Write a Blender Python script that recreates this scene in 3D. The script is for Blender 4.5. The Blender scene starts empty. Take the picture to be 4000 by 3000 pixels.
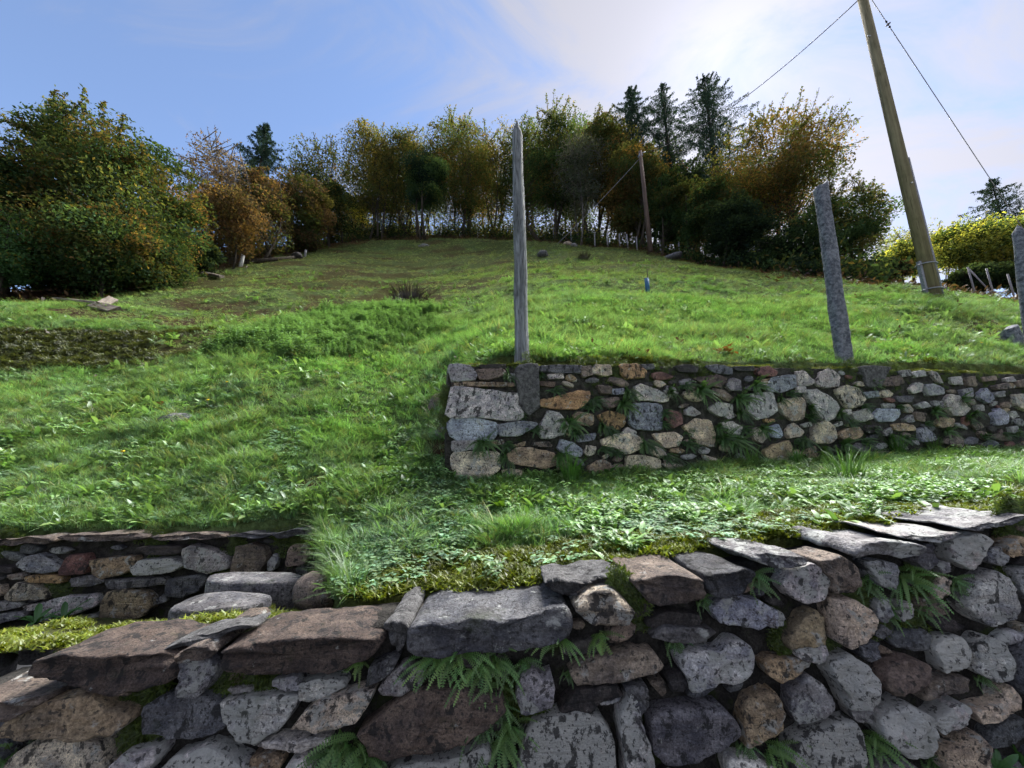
import bpy, math, random
import numpy as np
from mathutils import Vector, noise

random.seed(7)
rng = np.random.default_rng(11)
R = math.radians
scene = bpy.context.scene
COL = scene.collection

# ------------------------------------------------------------------ camera
EYE = 1.6
FPX = 1444.0                      # 13 mm lens on a 4000 x 3000 frame
PITCH = R(11.3)
CP, SP = math.cos(PITCH), math.sin(PITCH)
cam_data = bpy.data.cameras.new('camera')
cam_data.sensor_width = 36.0
cam_data.lens = 13.0
cam_data.clip_start = 0.05
cam_data.clip_end = 3000
cam = bpy.data.objects.new('camera', cam_data)
cam.location = (0, 0, EYE)
cam.rotation_euler = (R(90) + PITCH, 0, 0)
COL.objects.link(cam)
scene.camera = cam

# ------------------------------------------------------------------ light
SUN_EL, SUN_AZ = R(47.0), R(35.0)          # azimuth clockwise from +Y towards +X
SUN_DIR = Vector((math.sin(SUN_AZ) * math.cos(SUN_EL), math.cos(SUN_AZ) * math.cos(SUN_EL), math.sin(SUN_EL)))
sd = bpy.data.lights.new('sun', 'SUN')
sd.energy = 3.3
sd.angle = R(42.0)                      # veiled by cirrus: soft light, no hard shadows
sd.color = (1.0, 0.96, 0.90)
sun = bpy.data.objects.new('sun', sd)
sun.rotation_euler = (-SUN_DIR).to_track_quat('-Z', 'Y').to_euler()
COL.objects.link(sun)

scene.view_settings.view_transform = 'Standard'
scene.view_settings.look = 'None'
scene.view_settings.gamma = 1.0
scene.view_settings.exposure = 2.58
scene.cycles.max_bounces = 5
scene.cycles.diffuse_bounces = 3
scene.cycles.glossy_bounces = 2
scene.cycles.transmission_bounces = 3
scene.cycles.use_adaptive_sampling = True
scene.cycles.adaptive_threshold = 0.03
scene.render.film_transparent = False

def N(nt, t, **kw):
    n = nt.nodes.new(t)
    for k, v in kw.items():
        if k.startswith('i_'):
            n.inputs[k[2:].replace('_', ' ')].default_value = v
        else:
            setattr(n, k, v)
    return n

def math_node(nt, op, a, b=None, clamp=False):
    n = nt.nodes.new('ShaderNodeMath'); n.operation = op; n.use_clamp = clamp
    for i, v in enumerate((a, b)):
        if v is None: continue
        if isinstance(v, (int, float)): n.inputs[i].default_value = v
        else: nt.links.new(v, n.inputs[i])
    return n.outputs[0]

def maprange(nt, v, a, b, c=0.0, d=1.0, smooth=True):
    n = nt.nodes.new('ShaderNodeMapRange')
    n.interpolation_type = 'SMOOTHSTEP' if smooth else 'LINEAR'
    nt.links.new(v, n.inputs[0])
    for i, x in zip((1, 2, 3, 4), (a, b, c, d)): n.inputs[i].default_value = x
    return n.outputs[0]

def build_world():
    w = bpy.data.worlds.new('World'); scene.world = w; w.use_nodes = True
    nt = w.node_tree; nt.nodes.clear(); L = nt.links.new
    out = N(nt, 'ShaderNodeOutputWorld')
    sky = N(nt, 'ShaderNodeTexSky', sky_type='NISHITA', sun_disc=False)
    sky.sun_elevation = SUN_EL
    sky.sun_rotation = SUN_AZ
    sky.altitude = 600
    sky.air_density = 0.82; sky.dust_density = 0.08; sky.ozone_density = 3.0
    bg = N(nt, 'ShaderNodeBackground'); bg.inputs['Strength'].default_value = SKY_STRENGTH
    L(sky.outputs[0], bg.inputs[0])
    tc = N(nt, 'ShaderNodeTexCoord')
    sep = N(nt, 'ShaderNodeSeparateXYZ'); L(tc.outputs['Generated'], sep.inputs[0])
    zz = math_node(nt, 'ADD', math_node(nt, 'MAXIMUM', sep.outputs[2], 0.0), 0.22)
    cx = math_node(nt, 'DIVIDE', sep.outputs[0], zz)
    cy = math_node(nt, 'DIVIDE', sep.outputs[1], zz)
    cmb = N(nt, 'ShaderNodeCombineXYZ'); L(cx, cmb.inputs[0]); L(cy, cmb.inputs[1])
    mp = N(nt, 'ShaderNodeMapping'); mp.inputs['Rotation'].default_value = (R(20), R(38), R(30)); mp.inputs['Scale'].default_value = (0.55, 1.5, 1.9)
    mp.inputs['Location'].default_value = (0.35, 0.1, 0)
    L(tc.outputs['Generated'], mp.inputs[0])
    n1 = N(nt, 'ShaderNodeTexNoise'); L(mp.outputs[0], n1.inputs[0])
    n1.inputs['Scale'].default_value = 2.4; n1.inputs['Detail'].default_value = 10; n1.inputs['Roughness'].default_value = 0.60; n1.inputs['Distortion'].default_value = 1.3
    n2 = N(nt, 'ShaderNodeTexNoise'); L(cmb.outputs[0], n2.inputs[0])
    n2.inputs['Scale'].default_value = 0.55; n2.inputs['Detail'].default_value = 3
    # cirrus sheet thickens towards +X (the sun's side)
    clear = N(nt, 'ShaderNodeVectorMath', operation='DOT_PRODUCT')
    L(tc.outputs['Generated'], clear.inputs[0]); clear.inputs[1].default_value = Vector((-0.80, 0.52, 0.30)).normalized()
    grad = maprange(nt, clear.outputs['Value'], 0.97, 0.42)
    d = math_node(nt, 'ADD', math_node(nt, 'MULTIPLY', grad, 0.55), math_node(nt, 'MULTIPLY', n1.outputs[0], 1.7))
    d = math_node(nt, 'ADD', d, math_node(nt, 'MULTIPLY', n2.outputs[0], 0.30))
    mask = maprange(nt, d, 0.98, 1.70, 0.12, 0.98)
    # small bright cumulus scraps
    n3 = N(nt, 'ShaderNodeTexNoise'); L(tc.outputs['Generated'], n3.inputs[0])
    n3.inputs['Scale'].default_value = 5.0; n3.inputs['Detail'].default_value = 7; n3.inputs['Roughness'].default_value = 0.55
    low = maprange(nt, sep.outputs[2], 0.62, 0.30)
    scrap = math_node(nt, 'MULTIPLY', maprange(nt, n3.outputs[0], 0.60, 0.74), low)
    mask = math_node(nt, 'MAXIMUM', mask, math_node(nt, 'MULTIPLY', scrap, 0.9))
    # forward scattering of the cloud near the sun
    dot = N(nt, 'ShaderNodeVectorMath', operation='DOT_PRODUCT')
    L(tc.outputs['Generated'], dot.inputs[0]); dot.inputs[1].default_value = SUN_DIR
    glow = math_node(nt, 'POWER', math_node(nt, 'MAXIMUM', dot.outputs['Value'], 0.0), 9.0)
    glow2 = math_node(nt, 'POWER', math_node(nt, 'MAXIMUM', dot.outputs['Value'], 0.0), 120.0)
    st = math_node(nt, 'ADD', math_node(nt, 'MULTIPLY', glow, 0.03), CLOUD_STRENGTH)
    st = math_node(nt, 'ADD', st, math_node(nt, 'MULTIPLY', glow2, 0.04))
    # haze low in the sky on the sun's side
    dh = N(nt, 'ShaderNodeVectorMath', operation='DOT_PRODUCT')
    L(tc.outputs['Generated'], dh.inputs[0]); dh.inputs[1].default_value = Vector((SUN_DIR.x, SUN_DIR.y, 0.25)).normalized()
    st = math_node(nt, 'ADD', st, math_node(nt, 'MULTIPLY', math_node(nt, 'POWER', math_node(nt, 'MAXIMUM', dh.outputs['Value'], 0.0), 8.0), 0.06))
    cbg = N(nt, 'ShaderNodeBackground'); cbg.inputs[0].default_value = (0.87, 0.875, 1.0, 1)
    L(st, cbg.inputs['Strength'])
    mx = N(nt, 'ShaderNodeMixShader'); L(mask, mx.inputs[0]); L(bg.outputs[0], mx.inputs[1]); L(cbg.outputs[0], mx.inputs[2])
    L(mx.outputs[0], out.inputs[0])

SKY_STRENGTH = 0.05            # lower end of daylight: the photograph is exposed for the shade
CLOUD_STRENGTH = 0.106
build_world()

# ------------------------------------------------------------------ pixel -> place helpers (used to measure the photograph)
def ray(px, py):
    u = (1500.0 - py) / FPX
    return np.array([(px - 2000.0) / FPX, CP - SP * u, SP + CP * u])
def ratio(py):
    r = ray(2000, py); return r[2] / r[1]
def at(px, py, Y):
    r = ray(px, py); return np.array([0, 0, EYE]) + r * (Y / r[1])
def on_plane(px, py, Y0, m):                 # vertical plane Y = Y0 + m X
    r = ray(px, py); return np.array([0, 0, EYE]) + r * (Y0 / (r[1] - m * r[0]))

# ------------------------------------------------------------------ terrain
class TPS:
    def __init__(s, pts, vals, reg=2e-4):
        s.p = np.array(pts, float); n = len(pts)
        K = s.phi(s.p[:, None, :] - s.p[None]) + reg * np.eye(n)
        Pm = np.hstack([np.ones((n, 1)), s.p])
        A = np.block([[K, Pm], [Pm.T, np.zeros((3, 3))]])
        s.w = np.linalg.solve(A, np.concatenate([vals, np.zeros(3)]))
    @staticmethod
    def phi(d):
        r2 = (d ** 2).sum(-1); return 0.5 * r2 * np.log(r2 + 1e-12)
    def __call__(s, q):
        out = np.empty(len(q))
        for i in range(0, len(q), 20000):
            b = q[i:i + 20000]
            out[i:i + 20000] = s.phi(b[:, None, :] - s.p[None]) @ s.w[:-3] + s.w[-3] + b @ s.w[-2:]
        return out

MW_X0, MW_Y0, MW_M = -0.54, 3.3, 0.227       # middle wall: Y = MW_Y0 + MW_M (X - MW_X0)
MW_C = MW_Y0 - MW_M * MW_X0
def wall_y(X): return MW_C + MW_M * X
def wall_at(px, py): return on_plane(px, py, MW_C, MW_M)

def ctl(rows):
    pts, vals = [], []
    for px, py, Y in rows:
        if py < 2:                            # given as a height ratio instead of a row
            a = (px - 2000) / FPX * 1.09; rho = py
        else:
            r = ray(px, py); a = r[0] / r[1]; rho = r[2] / r[1]
        pts.append((a, math.log(Y))); vals.append(rho)
    return TPS(pts, np.array(vals))

HI = []
for px, rows in {
    -500: [(2090, 2.75), (1600, 4.6), (1450, 6.0), (1290, 6.9), (1200, 9.5), (.45, 18), (.40, 30), (.2, 60)],
    0: [(2090, 2.75), (1750, 3.9), (1600, 4.7), (1450, 6.1), (1290, 6.9), (1200, 9.5), (1165, 12), (.46, 18), (.40, 30), (.2, 60)],
    400: [(2085, 2.75), (1750, 3.9), (1600, 4.7), (1440, 6.2), (1300, 7.1), (1200, 9.8), (1140, 13), (.49, 20), (.25, 60)],
    800: [(2080, 2.75), (1750, 3.8), (1600, 4.6), (1480, 5.4), (1395, 6.4), (1300, 7.5), (1200, 10.5), (1100, 15), (1040, 21), (.55, 30), (.3, 60)],
    1300: [(2330, 1.8), (2080, 2.6), (1880, 3.2), (1600, 4.5), (1480, 5.3), (1400, 6.2), (1300, 7.8), (1200, 10.6), (1100, 15.5), (1000, 24), (955, 31), (.58, 40), (.38, 60)],
    1700: [(1880, 3.15), (1700, 3.8), (1600, 4.3), (1480, 5.1), (1400, 6.0), (1300, 7.7), (1200, 10.5), (1100, 15.5), (1000, 24), (930, 33), (.6, 42), (.4, 60)],
    1900: [(1432, 3.55), (1360, 4.35), (1300, 5.4)],
    2300: [(1428, 3.72), (1360, 4.4), (1300, 5.25)],
    2100: [(1428, 3.6), (1360, 4.35), (1300, 5.2), (1200, 7.5), (1100, 12), (1000, 20), (945, 30), (.56, 40), (.38, 60)],
    2550: [(1428, 3.9), (1300, 5.4), (1200, 7.7), (1100, 12), (1015, 19), (990, 22.5), (.56, 30), (.33, 60)],
    3000: [(1434, 4.2), (1300, 6.0), (1200, 8.2), (1100, 12.5), (1055, 15.5), (.50, 22), (.25, 60)],
    3400: [(1442, 4.5), (1300, 6.2), (1200, 8.0), (1120, 11), (1102, 14), (.45, 22), (.22, 60)],
    3650: [(1300, 6.3), (1150, 9.5), (1135, 13)],
    4000: [(1462, 5.1), (1380, 6.0), (1300, 7.2), (1230, 9.0), (1190, 11.5), (.42, 16), (.35, 25), (.2, 60)],
    4500: [(1470, 5.7), (1300, 7.6), (1230, 9.6), (.40, 16), (.2, 60)]}.items():
    HI += [(px, py, Y) for py, Y in rows]
LO = [(1300, 2330, 1.8), (2000, 2280, 1.78), (2500, 2175, 1.8), (3000, 2095, 1.83), (3500, 2025, 1.87), (3900, 1992, 1.9), (4300, 1965, 1.95),
      (1780, 1885, 3.2), (2200, 1853, 3.55), (2500, 1835, 3.75), (3200, 1792, 4.25), (4000, 1747, 5.0), (4400, 1725, 5.6),
      (1300, 2080, 2.6), (1300, 1880, 3.2), (1700, 1880, 3.15), (1700, 2080, 2.4), (800, 2080, 2.75), (0, 2090, 2.75), (1300, 1600, 4.5), (0, 1600, 4.7), (600, 1750, 3.85)]
tps_hi, tps_lo = ctl(HI), ctl(LO)

def smooth(t):
    t = np.clip(t, 0, 1); return t * t * (3 - 2 * t)
def vnoise(x, y, seed=0):                     # smooth value noise, vectorised
    xi, yi = np.floor(x).astype(int), np.floor(y).astype(int)
    fx, fy = smooth(x - xi), smooth(y - yi)
    def h(i, j):
        n = (i * 374761393 + j * 668265263 + seed * 1442695041) & 0xffffffff
        n = ((n ^ (n >> 13)) * 1274126177) & 0xffffffff
        return ((n ^ (n >> 16)) & 0xffff) / 65535.0
    return (h(xi, yi) * (1 - fx) + h(xi + 1, yi) * fx) * (1 - fy) + (h(xi, yi + 1) * (1 - fx) + h(xi + 1, yi + 1) * fx) * fy
def fbm(x, y, seed=0, o=4):
    s, a, t = 0, 1.0, 0
    for k in range(o):
        s = s + a * vnoise(x * 2 ** k, y * 2 ** k, seed + k); t += a; a *= 0.5
    return s / t

def ground_z(X, Y):
    X = np.atleast_1d(np.asarray(X, float)); Y = np.atleast_1d(np.asarray(Y, float))
    Yc = np.clip(Y, 1.6, 60)
    q = np.stack([np.clip(X / Yc, -1.75, 1.75), np.log(Yc)], 1)
    hi = tps_hi(q) * Yc
    lo = tps_lo(q) * Yc
    d = Y - wall_y(X) - 0.10
    left = np.clip(MW_X0 + 0.12 - X, 0, None)
    w = 0.10 + 0.9 * smooth(left / 0.5)
    S = smooth(d / w + 0.5 * smooth(left / 0.5))
    S = np.where(Y > 7, 1, S)
    S = np.where((X < MW_X0) & (Y > wall_y(X) + 1.0), 1, S)
    z = lo * (1 - S) + hi * S
    k = smooth((Y - 5) / 6)
    z = z + (fbm(X * 0.35 + 9, Y * 0.5, 3) - 0.5) * 0.55 * k * smooth((48 - Y) / 10) + (fbm(X * 1.4, Y * 1.9 + 4, 5) - 0.5) * 0.14 * smooth((Y - 4.5) / 3)
    z = z + (fbm(X * 5, Y * 6, 8, 2) - 0.5) * 0.03
    z = np.where(Y > 60, z - 0.06 * (Y - 60), z)
    return z + EYE

def gz(x, y): return float(ground_z([x], [y])[0])

def hit(px, py, y0=1.9, y1=60):               # first meeting of a sight line with the ground
    r = ray(px, py); Ys = np.exp(np.linspace(math.log(y0), math.log(y1), 1600))
    X = r[0] / r[1] * Ys; Z = EYE + r[2] / r[1] * Ys
    g = ground_z(X, Ys)
    i = np.argmax(g >= Z) if (g >= Z).any() else len(Ys) - 1
    return np.array([X[i], Ys[i], g[i]])

# ------------------------------------------------------------------ object helpers
def obj(name, mesh, parent=None, mat=None, smooth_shade=True):
    o = bpy.data.objects.new(name, mesh); COL.objects.link(o)
    if parent is not None: o.parent = parent
    if mat is not None and mesh is not None and not mesh.materials: mesh.materials.append(mat)
    if smooth_shade and mesh is not None and len(mesh.polygons): mesh.polygons.foreach_set('use_smooth', [True] * len(mesh.polygons))
    return o
def mesh_from(name, v, f):
    m = bpy.data.meshes.new(name); m.from_pydata([tuple(map(float, p)) for p in v], [], [tuple(map(int, q)) for q in f]); m.update(); return m
def tag(o, label, cat, group=None):
    o['label'] = label; o['category'] = cat
    if group: o['group'] = group
    return o
def kind(o, k, label=None, cat=None):
    o['kind'] = k
    if label: o['label'] = label
    if cat: o['category'] = cat
    return o
def empty(name, loc=(0, 0, 0)):
    o = bpy.data.objects.new(name, None); o.location = loc; o.empty_display_size = 0.2; COL.objects.link(o); return o
def child_world(o, parent):                   # parent an object whose mesh is in world coordinates
    o.parent = parent; o.location = -Vector(parent.location); return o

def mesh_np(name, verts, quads, colors=None, tris=None):
    """fast mesh from numpy; quads (n,4); optional colour per face"""
    m = bpy.data.meshes.new(name)
    nq = 0 if quads is None else len(quads); ntr = 0 if tris is None else len(tris)
    idx = []
    if nq: idx.append(np.asarray(quads).ravel())
    if ntr: idx.append(np.asarray(tris).ravel())
    idx = np.concatenate(idx).astype(np.int32)
    m.vertices.add(len(verts)); m.vertices.foreach_set('co', np.asarray(verts, np.float32).ravel())
    m.loops.add(len(idx)); m.loops.foreach_set('vertex_index', idx)
    m.polygons.add(nq + ntr)
    st = np.concatenate([np.arange(nq) * 4, nq * 4 + np.arange(ntr) * 3]).astype(np.int32)
    m.polygons.foreach_set('loop_start', st)
    m.update(calc_edges=True); m.validate()
    if colors is not None:
        a = m.attributes.new('tone', 'FLOAT_COLOR', 'FACE')
        c = np.ones((nq + ntr, 4), np.float32); c[:, :3] = colors
        a.data.foreach_set('color', c.ravel())
    return m

def tube(path, radii, sides=7, jitter=0.0, cap=True):
    path = [Vector(p) for p in path]; v, f = [], []
    for i, p in enumerate(path):
        t = (path[min(i + 1, len(path) - 1)] - path[max(i - 1, 0)]).normalized()
        a = t.orthogonal().normalized() if abs(t.z) > 0.95 else t.cross(Vector((0, 0, 1))).normalized()
        b = t.cross(a).normalized()
        if i == 0: a0 = a
        else:
            if a.dot(a0) < 0: a, b = -a, -b
            a0 = a
        for k in range(sides):
            an = 2 * math.pi * k / sides
            rr = radii[i] * (1 + (random.random() - 0.5) * jitter)
            v.append(p + (a * math.cos(an) + b * math.sin(an)) * rr)
    for i in range(len(path) - 1):
        for k in range(sides):
            f.append((i * sides + k, i * sides + (k + 1) % sides, (i + 1) * sides + (k + 1) % sides, (i + 1) * sides + k))
    if cap:
        f.append(tuple(range(sides))[::-1]); n = (len(path) - 1) * sides
        f.append(tuple(range(n, n + sides)))
    return v, f
def join(parts):
    V, F = [], []
    for v, f in parts:
        n = len(V); V += list(v); F += [tuple(i + n for i in q) for q in f]
    return V, F
# ------------------------------------------------------------------ materials
def new_mat(name):
    m = bpy.data.materials.new(name); m.use_nodes = True
    nt = m.node_tree; nt.nodes.clear()
    out = nt.nodes.new('ShaderNodeOutputMaterial'); bs = nt.nodes.new('ShaderNodeBsdfPrincipled')
    nt.links.new(bs.outputs[0], out.inputs[0])
    bs.inputs['Roughness'].default_value = 0.9
    bs.inputs['Specular IOR Level'].default_value = 0.25
    return m, nt, bs, out
def tex_noise(nt, vec, scale, detail=4, rough=0.55, dist=0.0):
    n = nt.nodes.new('ShaderNodeTexNoise')
    n.inputs['Scale'].default_value = scale; n.inputs['Detail'].default_value = detail
    n.inputs['Roughness'].default_value = rough; n.inputs['Distortion'].default_value = dist
    if vec is not None: nt.links.new(vec, n.inputs['Vector'])
    return n.outputs[0]
def mixc(nt, f, a, b, mode='MIX'):
    n = nt.nodes.new('ShaderNodeMix'); n.data_type = 'RGBA'; n.blend_type = mode
    for i, v in ((0, f), (6, a), (7, b)):
        if isinstance(v, (int, float)): n.inputs[i].default_value = v
        elif isinstance(v, tuple): n.inputs[i].default_value = (*v, 1)
        else: nt.links.new(v, n.inputs[i])
    return n.outputs[2]
def bump(nt, bs, h, strength=0.5, dist=0.01):
    b = nt.nodes.new('ShaderNodeBump'); b.inputs['Strength'].default_value = strength; b.inputs['Distance'].default_value = dist
    nt.links.new(h, b.inputs['Height']); nt.links.new(b.outputs[0], bs.inputs['Normal'])
def geo_pos(nt):
    return nt.nodes.new('ShaderNodeNewGeometry').outputs['Position']
def scaled(nt, vec, s):
    m = nt.nodes.new('ShaderNodeMapping'); m.inputs['Scale'].default_value = s; nt.links.new(vec, m.inputs[0]); return m.outputs[0]

def mat_stone():
    m, nt, bs, _ = new_mat('wall_stone'); L = nt.links.new
    pos = geo_pos(nt); oi = nt.nodes.new('ShaderNodeObjectInfo')
    off = nt.nodes.new('ShaderNodeVectorMath'); off.operation = 'ADD'
    sc = nt.nodes.new('ShaderNodeVectorMath'); sc.operation = 'SCALE'; sc.inputs['Scale'].default_value = 37.0
    cmb = nt.nodes.new('ShaderNodeCombineXYZ')
    for i in range(3): L(oi.outputs['Random'], cmb.inputs[i])
    L(cmb.outputs[0], sc.inputs[0]); L(pos, off.inputs[0]); L(sc.outputs[0], off.inputs[1])
    vs = nt.nodes.new('ShaderNodeVectorMath'); vs.operation = 'SCALE'; L(off.outputs[0], vs.inputs[0]); L(maprange(nt, oi.outputs['Random'], 0, 1, 0.6, 1.6, False), vs.inputs['Scale'])
    p = vs.outputs[0]
    at_l = nt.nodes.new('ShaderNodeAttribute'); at_l.attribute_type = 'OBJECT'; at_l.attribute_name = 'lichen'
    lich = at_l.outputs['Fac']
    lay = tex_noise(nt, scaled(nt, p, (6, 6, 34)), 1.0, 5, 0.6, 0.4)
    big = tex_noise(nt, p, 9, 5, 0.6)
    fine = tex_noise(nt, p, 85, 5, 0.65)
    spk = tex_noise(nt, p, 150, 3, 0.75)
    base = mixc(nt, 1.0, oi.outputs['Color'], (1.2, 1.2, 1.22), 'MULTIPLY')
    c = mixc(nt, maprange(nt, big, 0.30, 0.70), mixc(nt, 1.0, base, (0.42, 0.42, 0.47), 'MULTIPLY'), mixc(nt, 1.0, base, (1.45, 1.38, 1.28), 'MULTIPLY'))
    c = mixc(nt, maprange(nt, lay, 0.40, 0.68, 0, 0.55), c, mixc(nt, 1.0, base, (0.62, 0.54, 0.48), 'MULTIPLY'))
    c = mixc(nt, maprange(nt, fine, 0.25, 0.75), mixc(nt, 1.0, c, (0.62, 0.62, 0.62), 'MULTIPLY'), mixc(nt, 1.0, c, (1.30, 1.30, 1.30), 'MULTIPLY'))
    c = mixc(nt, maprange(nt, spk, 0.30, 0.72), mixc(nt, 1.0, c, (0.68, 0.68, 0.70), 'MULTIPLY'), mixc(nt, 1.0, c, (1.34, 1.33, 1.30), 'MULTIPLY'))
    # pale crustose lichen
    ln = tex_noise(nt, p, 13, 8, 0.68, 0.3)
    lm = math_node(nt, 'ADD', ln, math_node(nt, 'MULTIPLY', lich, 0.30))
    lmask = maprange(nt, lm, 0.64, 0.72)
    lcol = mixc(nt, fine, (0.30, 0.32, 0.31), (0.50, 0.51, 0.50))
    c = mixc(nt, math_node(nt, 'MULTIPLY', lmask, 0.85), c, lcol)
    # dark lichen blotches and dirt
    dn = tex_noise(nt, scaled(nt, p, (1, 1, 0.7)), 16, 8, 0.62, 0.2)
    dn = math_node(nt, 'ADD', dn, maprange(nt, oi.outputs['Random'], 0, 1, -0.09, 0.04, False))
    dm = maprange(nt, dn, 0.56, 0.615)
    c = mixc(nt, math_node(nt, 'MULTIPLY', dm, 0.86), c, (0.022, 0.023, 0.025))
    dn2 = tex_noise(nt, p, 60, 4, 0.6)
    c = mixc(nt, math_node(nt, 'MULTIPLY', maprange(nt, dn2, 0.56, 0.63), 0.8), c, (0.03, 0.03, 0.032))
    # a little green algae
    gn = tex_noise(nt, p, 7, 6, 0.6)
    c = mixc(nt, maprange(nt, gn, 0.60, 0.74, 0, 0.35), c, (0.045, 0.065, 0.022))
    L(c, bs.inputs['Base Color'])
    h = math_node(nt, 'ADD', math_node(nt, 'MULTIPLY', fine, 0.5), math_node(nt, 'ADD', math_node(nt, 'MULTIPLY', lay, 1.1), math_node(nt, 'MULTIPLY', spk, 0.25)))
    bump(nt, bs, h, 1.0, 0.022)
    bs.inputs['Roughness'].default_value = 0.82
    return m

def mat_noisy(name, a, b, scale, c3=None, s3=8, lo=0.35, hi=0.65, bump_s=0.6, bump_d=0.01, stretch=None, rough=0.95, fine=90):
    m, nt, bs, _ = new_mat(name)
    p = geo_pos(nt)
    if stretch: p = scaled(nt, p, stretch)
    n = tex_noise(nt, p, scale, 6, 0.62, 0.2); f = tex_noise(nt, p, fine, 4, 0.6)
    c = mixc(nt, maprange(nt, n, lo, hi), a, b)
    c = mixc(nt, maprange(nt, f, 0.3, 0.75), mixc(nt, 1.0, c, (0.6, 0.6, 0.6), 'MULTIPLY'), mixc(nt, 1.0, c, (1.35, 1.35, 1.35), 'MULTIPLY'))
    if c3: c = mixc(nt, maprange(nt, tex_noise(nt, p, s3, 6, 0.62), 0.56, 0.66), c, c3)
    nt.links.new(c, bs.inputs['Base Color'])
    bump(nt, bs, math_node(nt, 'ADD', n, math_node(nt, 'MULTIPLY', f, 0.6)), bump_s, bump_d)
    bs.inputs['Roughness'].default_value = rough
    return m

def mat_leaf(name, trans=0.45, source='tone', gloss=0.0, mult=(1, 1, 1), tr_mult=(1.25, 1.15, 0.55)):
    m = bpy.data.materials.new(name); m.use_nodes = True; nt = m.node_tree; nt.nodes.clear(); L = nt.links.new
    out = nt.nodes.new('ShaderNodeOutputMaterial')
    a = nt.nodes.new('ShaderNodeAttribute')
    if source == 'tone': a.attribute_name = 'tone'
    else: a.attribute_type = 'INSTANCER'; a.attribute_name = source
    col = a.outputs['Color']
    if source != 'tone':
        a2 = nt.nodes.new('ShaderNodeAttribute'); a2.attribute_name = 'tone'
        col = mixc(nt, 1.0, col, a2.outputs['Color'], 'MULTIPLY')
    if mult != (1, 1, 1): col = mixc(nt, 1.0, col, mult, 'MULTIPLY')
    d = nt.nodes.new('ShaderNodeBsdfDiffuse'); L(col, d.inputs[0])
    t = nt.nodes.new('ShaderNodeBsdfTranslucent'); L(mixc(nt, 1.0, col, tr_mult, 'MULTIPLY'), t.inputs[0])
    mx = nt.nodes.new('ShaderNodeMixShader'); mx.inputs[0].default_value = trans
    L(d.outputs[0], mx.inputs[1]); L(t.outputs[0], mx.inputs[2])
    res = mx.outputs[0]
    if gloss:
        g = nt.nodes.new('ShaderNodeBsdfGlossy'); g.inputs['Roughness'].default_value = 0.42; g.inputs[0].default_value = (0.9, 0.95, 1, 1)
        m2 = nt.nodes.new('ShaderNodeMixShader'); m2.inputs[0].default_value = gloss
        L(res, m2.inputs[1]); L(g.outputs[0], m2.inputs[2]); res = m2.outputs[0]
    L(res, out.inputs[0]); return m

def mat_ground():
    m, nt, bs, _ = new_mat('meadow_ground'); L = nt.links.new
    p = geo_pos(nt)
    a = nt.nodes.new('ShaderNodeAttribute'); a.attribute_name = 'cover'    # r: bare/brown, g: moss, b: leaf litter
    sp = nt.nodes.new('ShaderNodeSeparateColor'); L(a.outputs['Color'], sp.inputs[0])
    big = tex_noise(nt, p, 0.9, 5, 0.6, 0.3); mid = tex_noise(nt, p, 6, 6, 0.65); fine = tex_noise(nt, p, 38, 5, 0.7)
    g = mixc(nt, maprange(nt, big, 0.32, 0.68), (0.092, 0.155, 0.062), (0.165, 0.225, 0.085))
    g = mixc(nt, maprange(nt, mid, 0.40, 0.66), mixc(nt, 1.0, g, (0.55, 0.55, 0.5), 'MULTIPLY'), g)
    soil = mixc(nt, fine, (0.030, 0.021, 0.013), (0.095, 0.066, 0.040))
    br = math_node(nt, 'ADD', math_node(nt, 'MULTIPLY', sp.outputs[0], 0.55), math_node(nt, 'MULTIPLY', mid, 0.75))
    c = mixc(nt, maprange(nt, br, 0.55, 0.80), g, soil)
    moss = mixc(nt, fine, (0.036, 0.044, 0.013), (0.105, 0.112, 0.026))
    c = mixc(nt, math_node(nt, 'MULTIPLY', sp.outputs[1], maprange(nt, mid, 0.28, 0.55)), c, moss)
    lit = mixc(nt, maprange(nt, fine, 0.3, 0.7), (0.050, 0.026, 0.012), (0.19, 0.095, 0.045))
    c = mixc(nt, math_node(nt, 'MULTIPLY', sp.outputs[2], maprange(nt, mid, 0.30, 0.48)), c, lit)
    c = mixc(nt, maprange(nt, fine, 0.3, 0.7), mixc(nt, 1.0, c, (0.55, 0.55, 0.55), 'MULTIPLY'), mixc(nt, 1.0, c, (1.3, 1.3, 1.3), 'MULTIPLY'))
    L(c, bs.inputs['Base Color'])
    bump(nt, bs, math_node(nt, 'ADD', mid, math_node(nt, 'MULTIPLY', fine, 0.6)), 0.9, 0.08)
    bs.inputs['Roughness'].default_value = 1.0; bs.inputs['Specular IOR Level'].default_value = 0.05
    return m

def mat_wood(name, a, b, c3, ring=(26, 26, 1.6), bd=0.012):
    m, nt, bs, _ = new_mat(name); L = nt.links.new
    tc = nt.nodes.new('ShaderNodeTexCoord').outputs['Object']
    g = tex_noise(nt, scaled(nt, tc, ring), 1.0, 7, 0.65, 0.3)
    f = tex_noise(nt, scaled(nt, tc, (ring[0] * 3.5, ring[1] * 3.5, ring[2] * 4)), 1.0, 5, 0.6)
    big = tex_noise(nt, tc, 2.2, 5, 0.6)
    c = mixc(nt, maprange(nt, g, 0.36, 0.66), a, b)
    c = mixc(nt, maprange(nt, f, 0.55, 0.68, 0, 0.75), c, c3)
    c = mixc(nt, maprange(nt, big, 0.45, 0.7, 0, 0.55), c, mixc(nt, 1.0, c, (0.6, 0.63, 0.55), 'MULTIPLY'))
    L(c, bs.inputs['Base Color'])
    bump(nt, bs, math_node(nt, 'SUBTRACT', g, math_node(nt, 'MULTIPLY', maprange(nt, f, 0.55, 0.68), 0.6)), 1.0, bd)
    bs.inputs['Roughness'].default_value = 0.85
    return m

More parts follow.
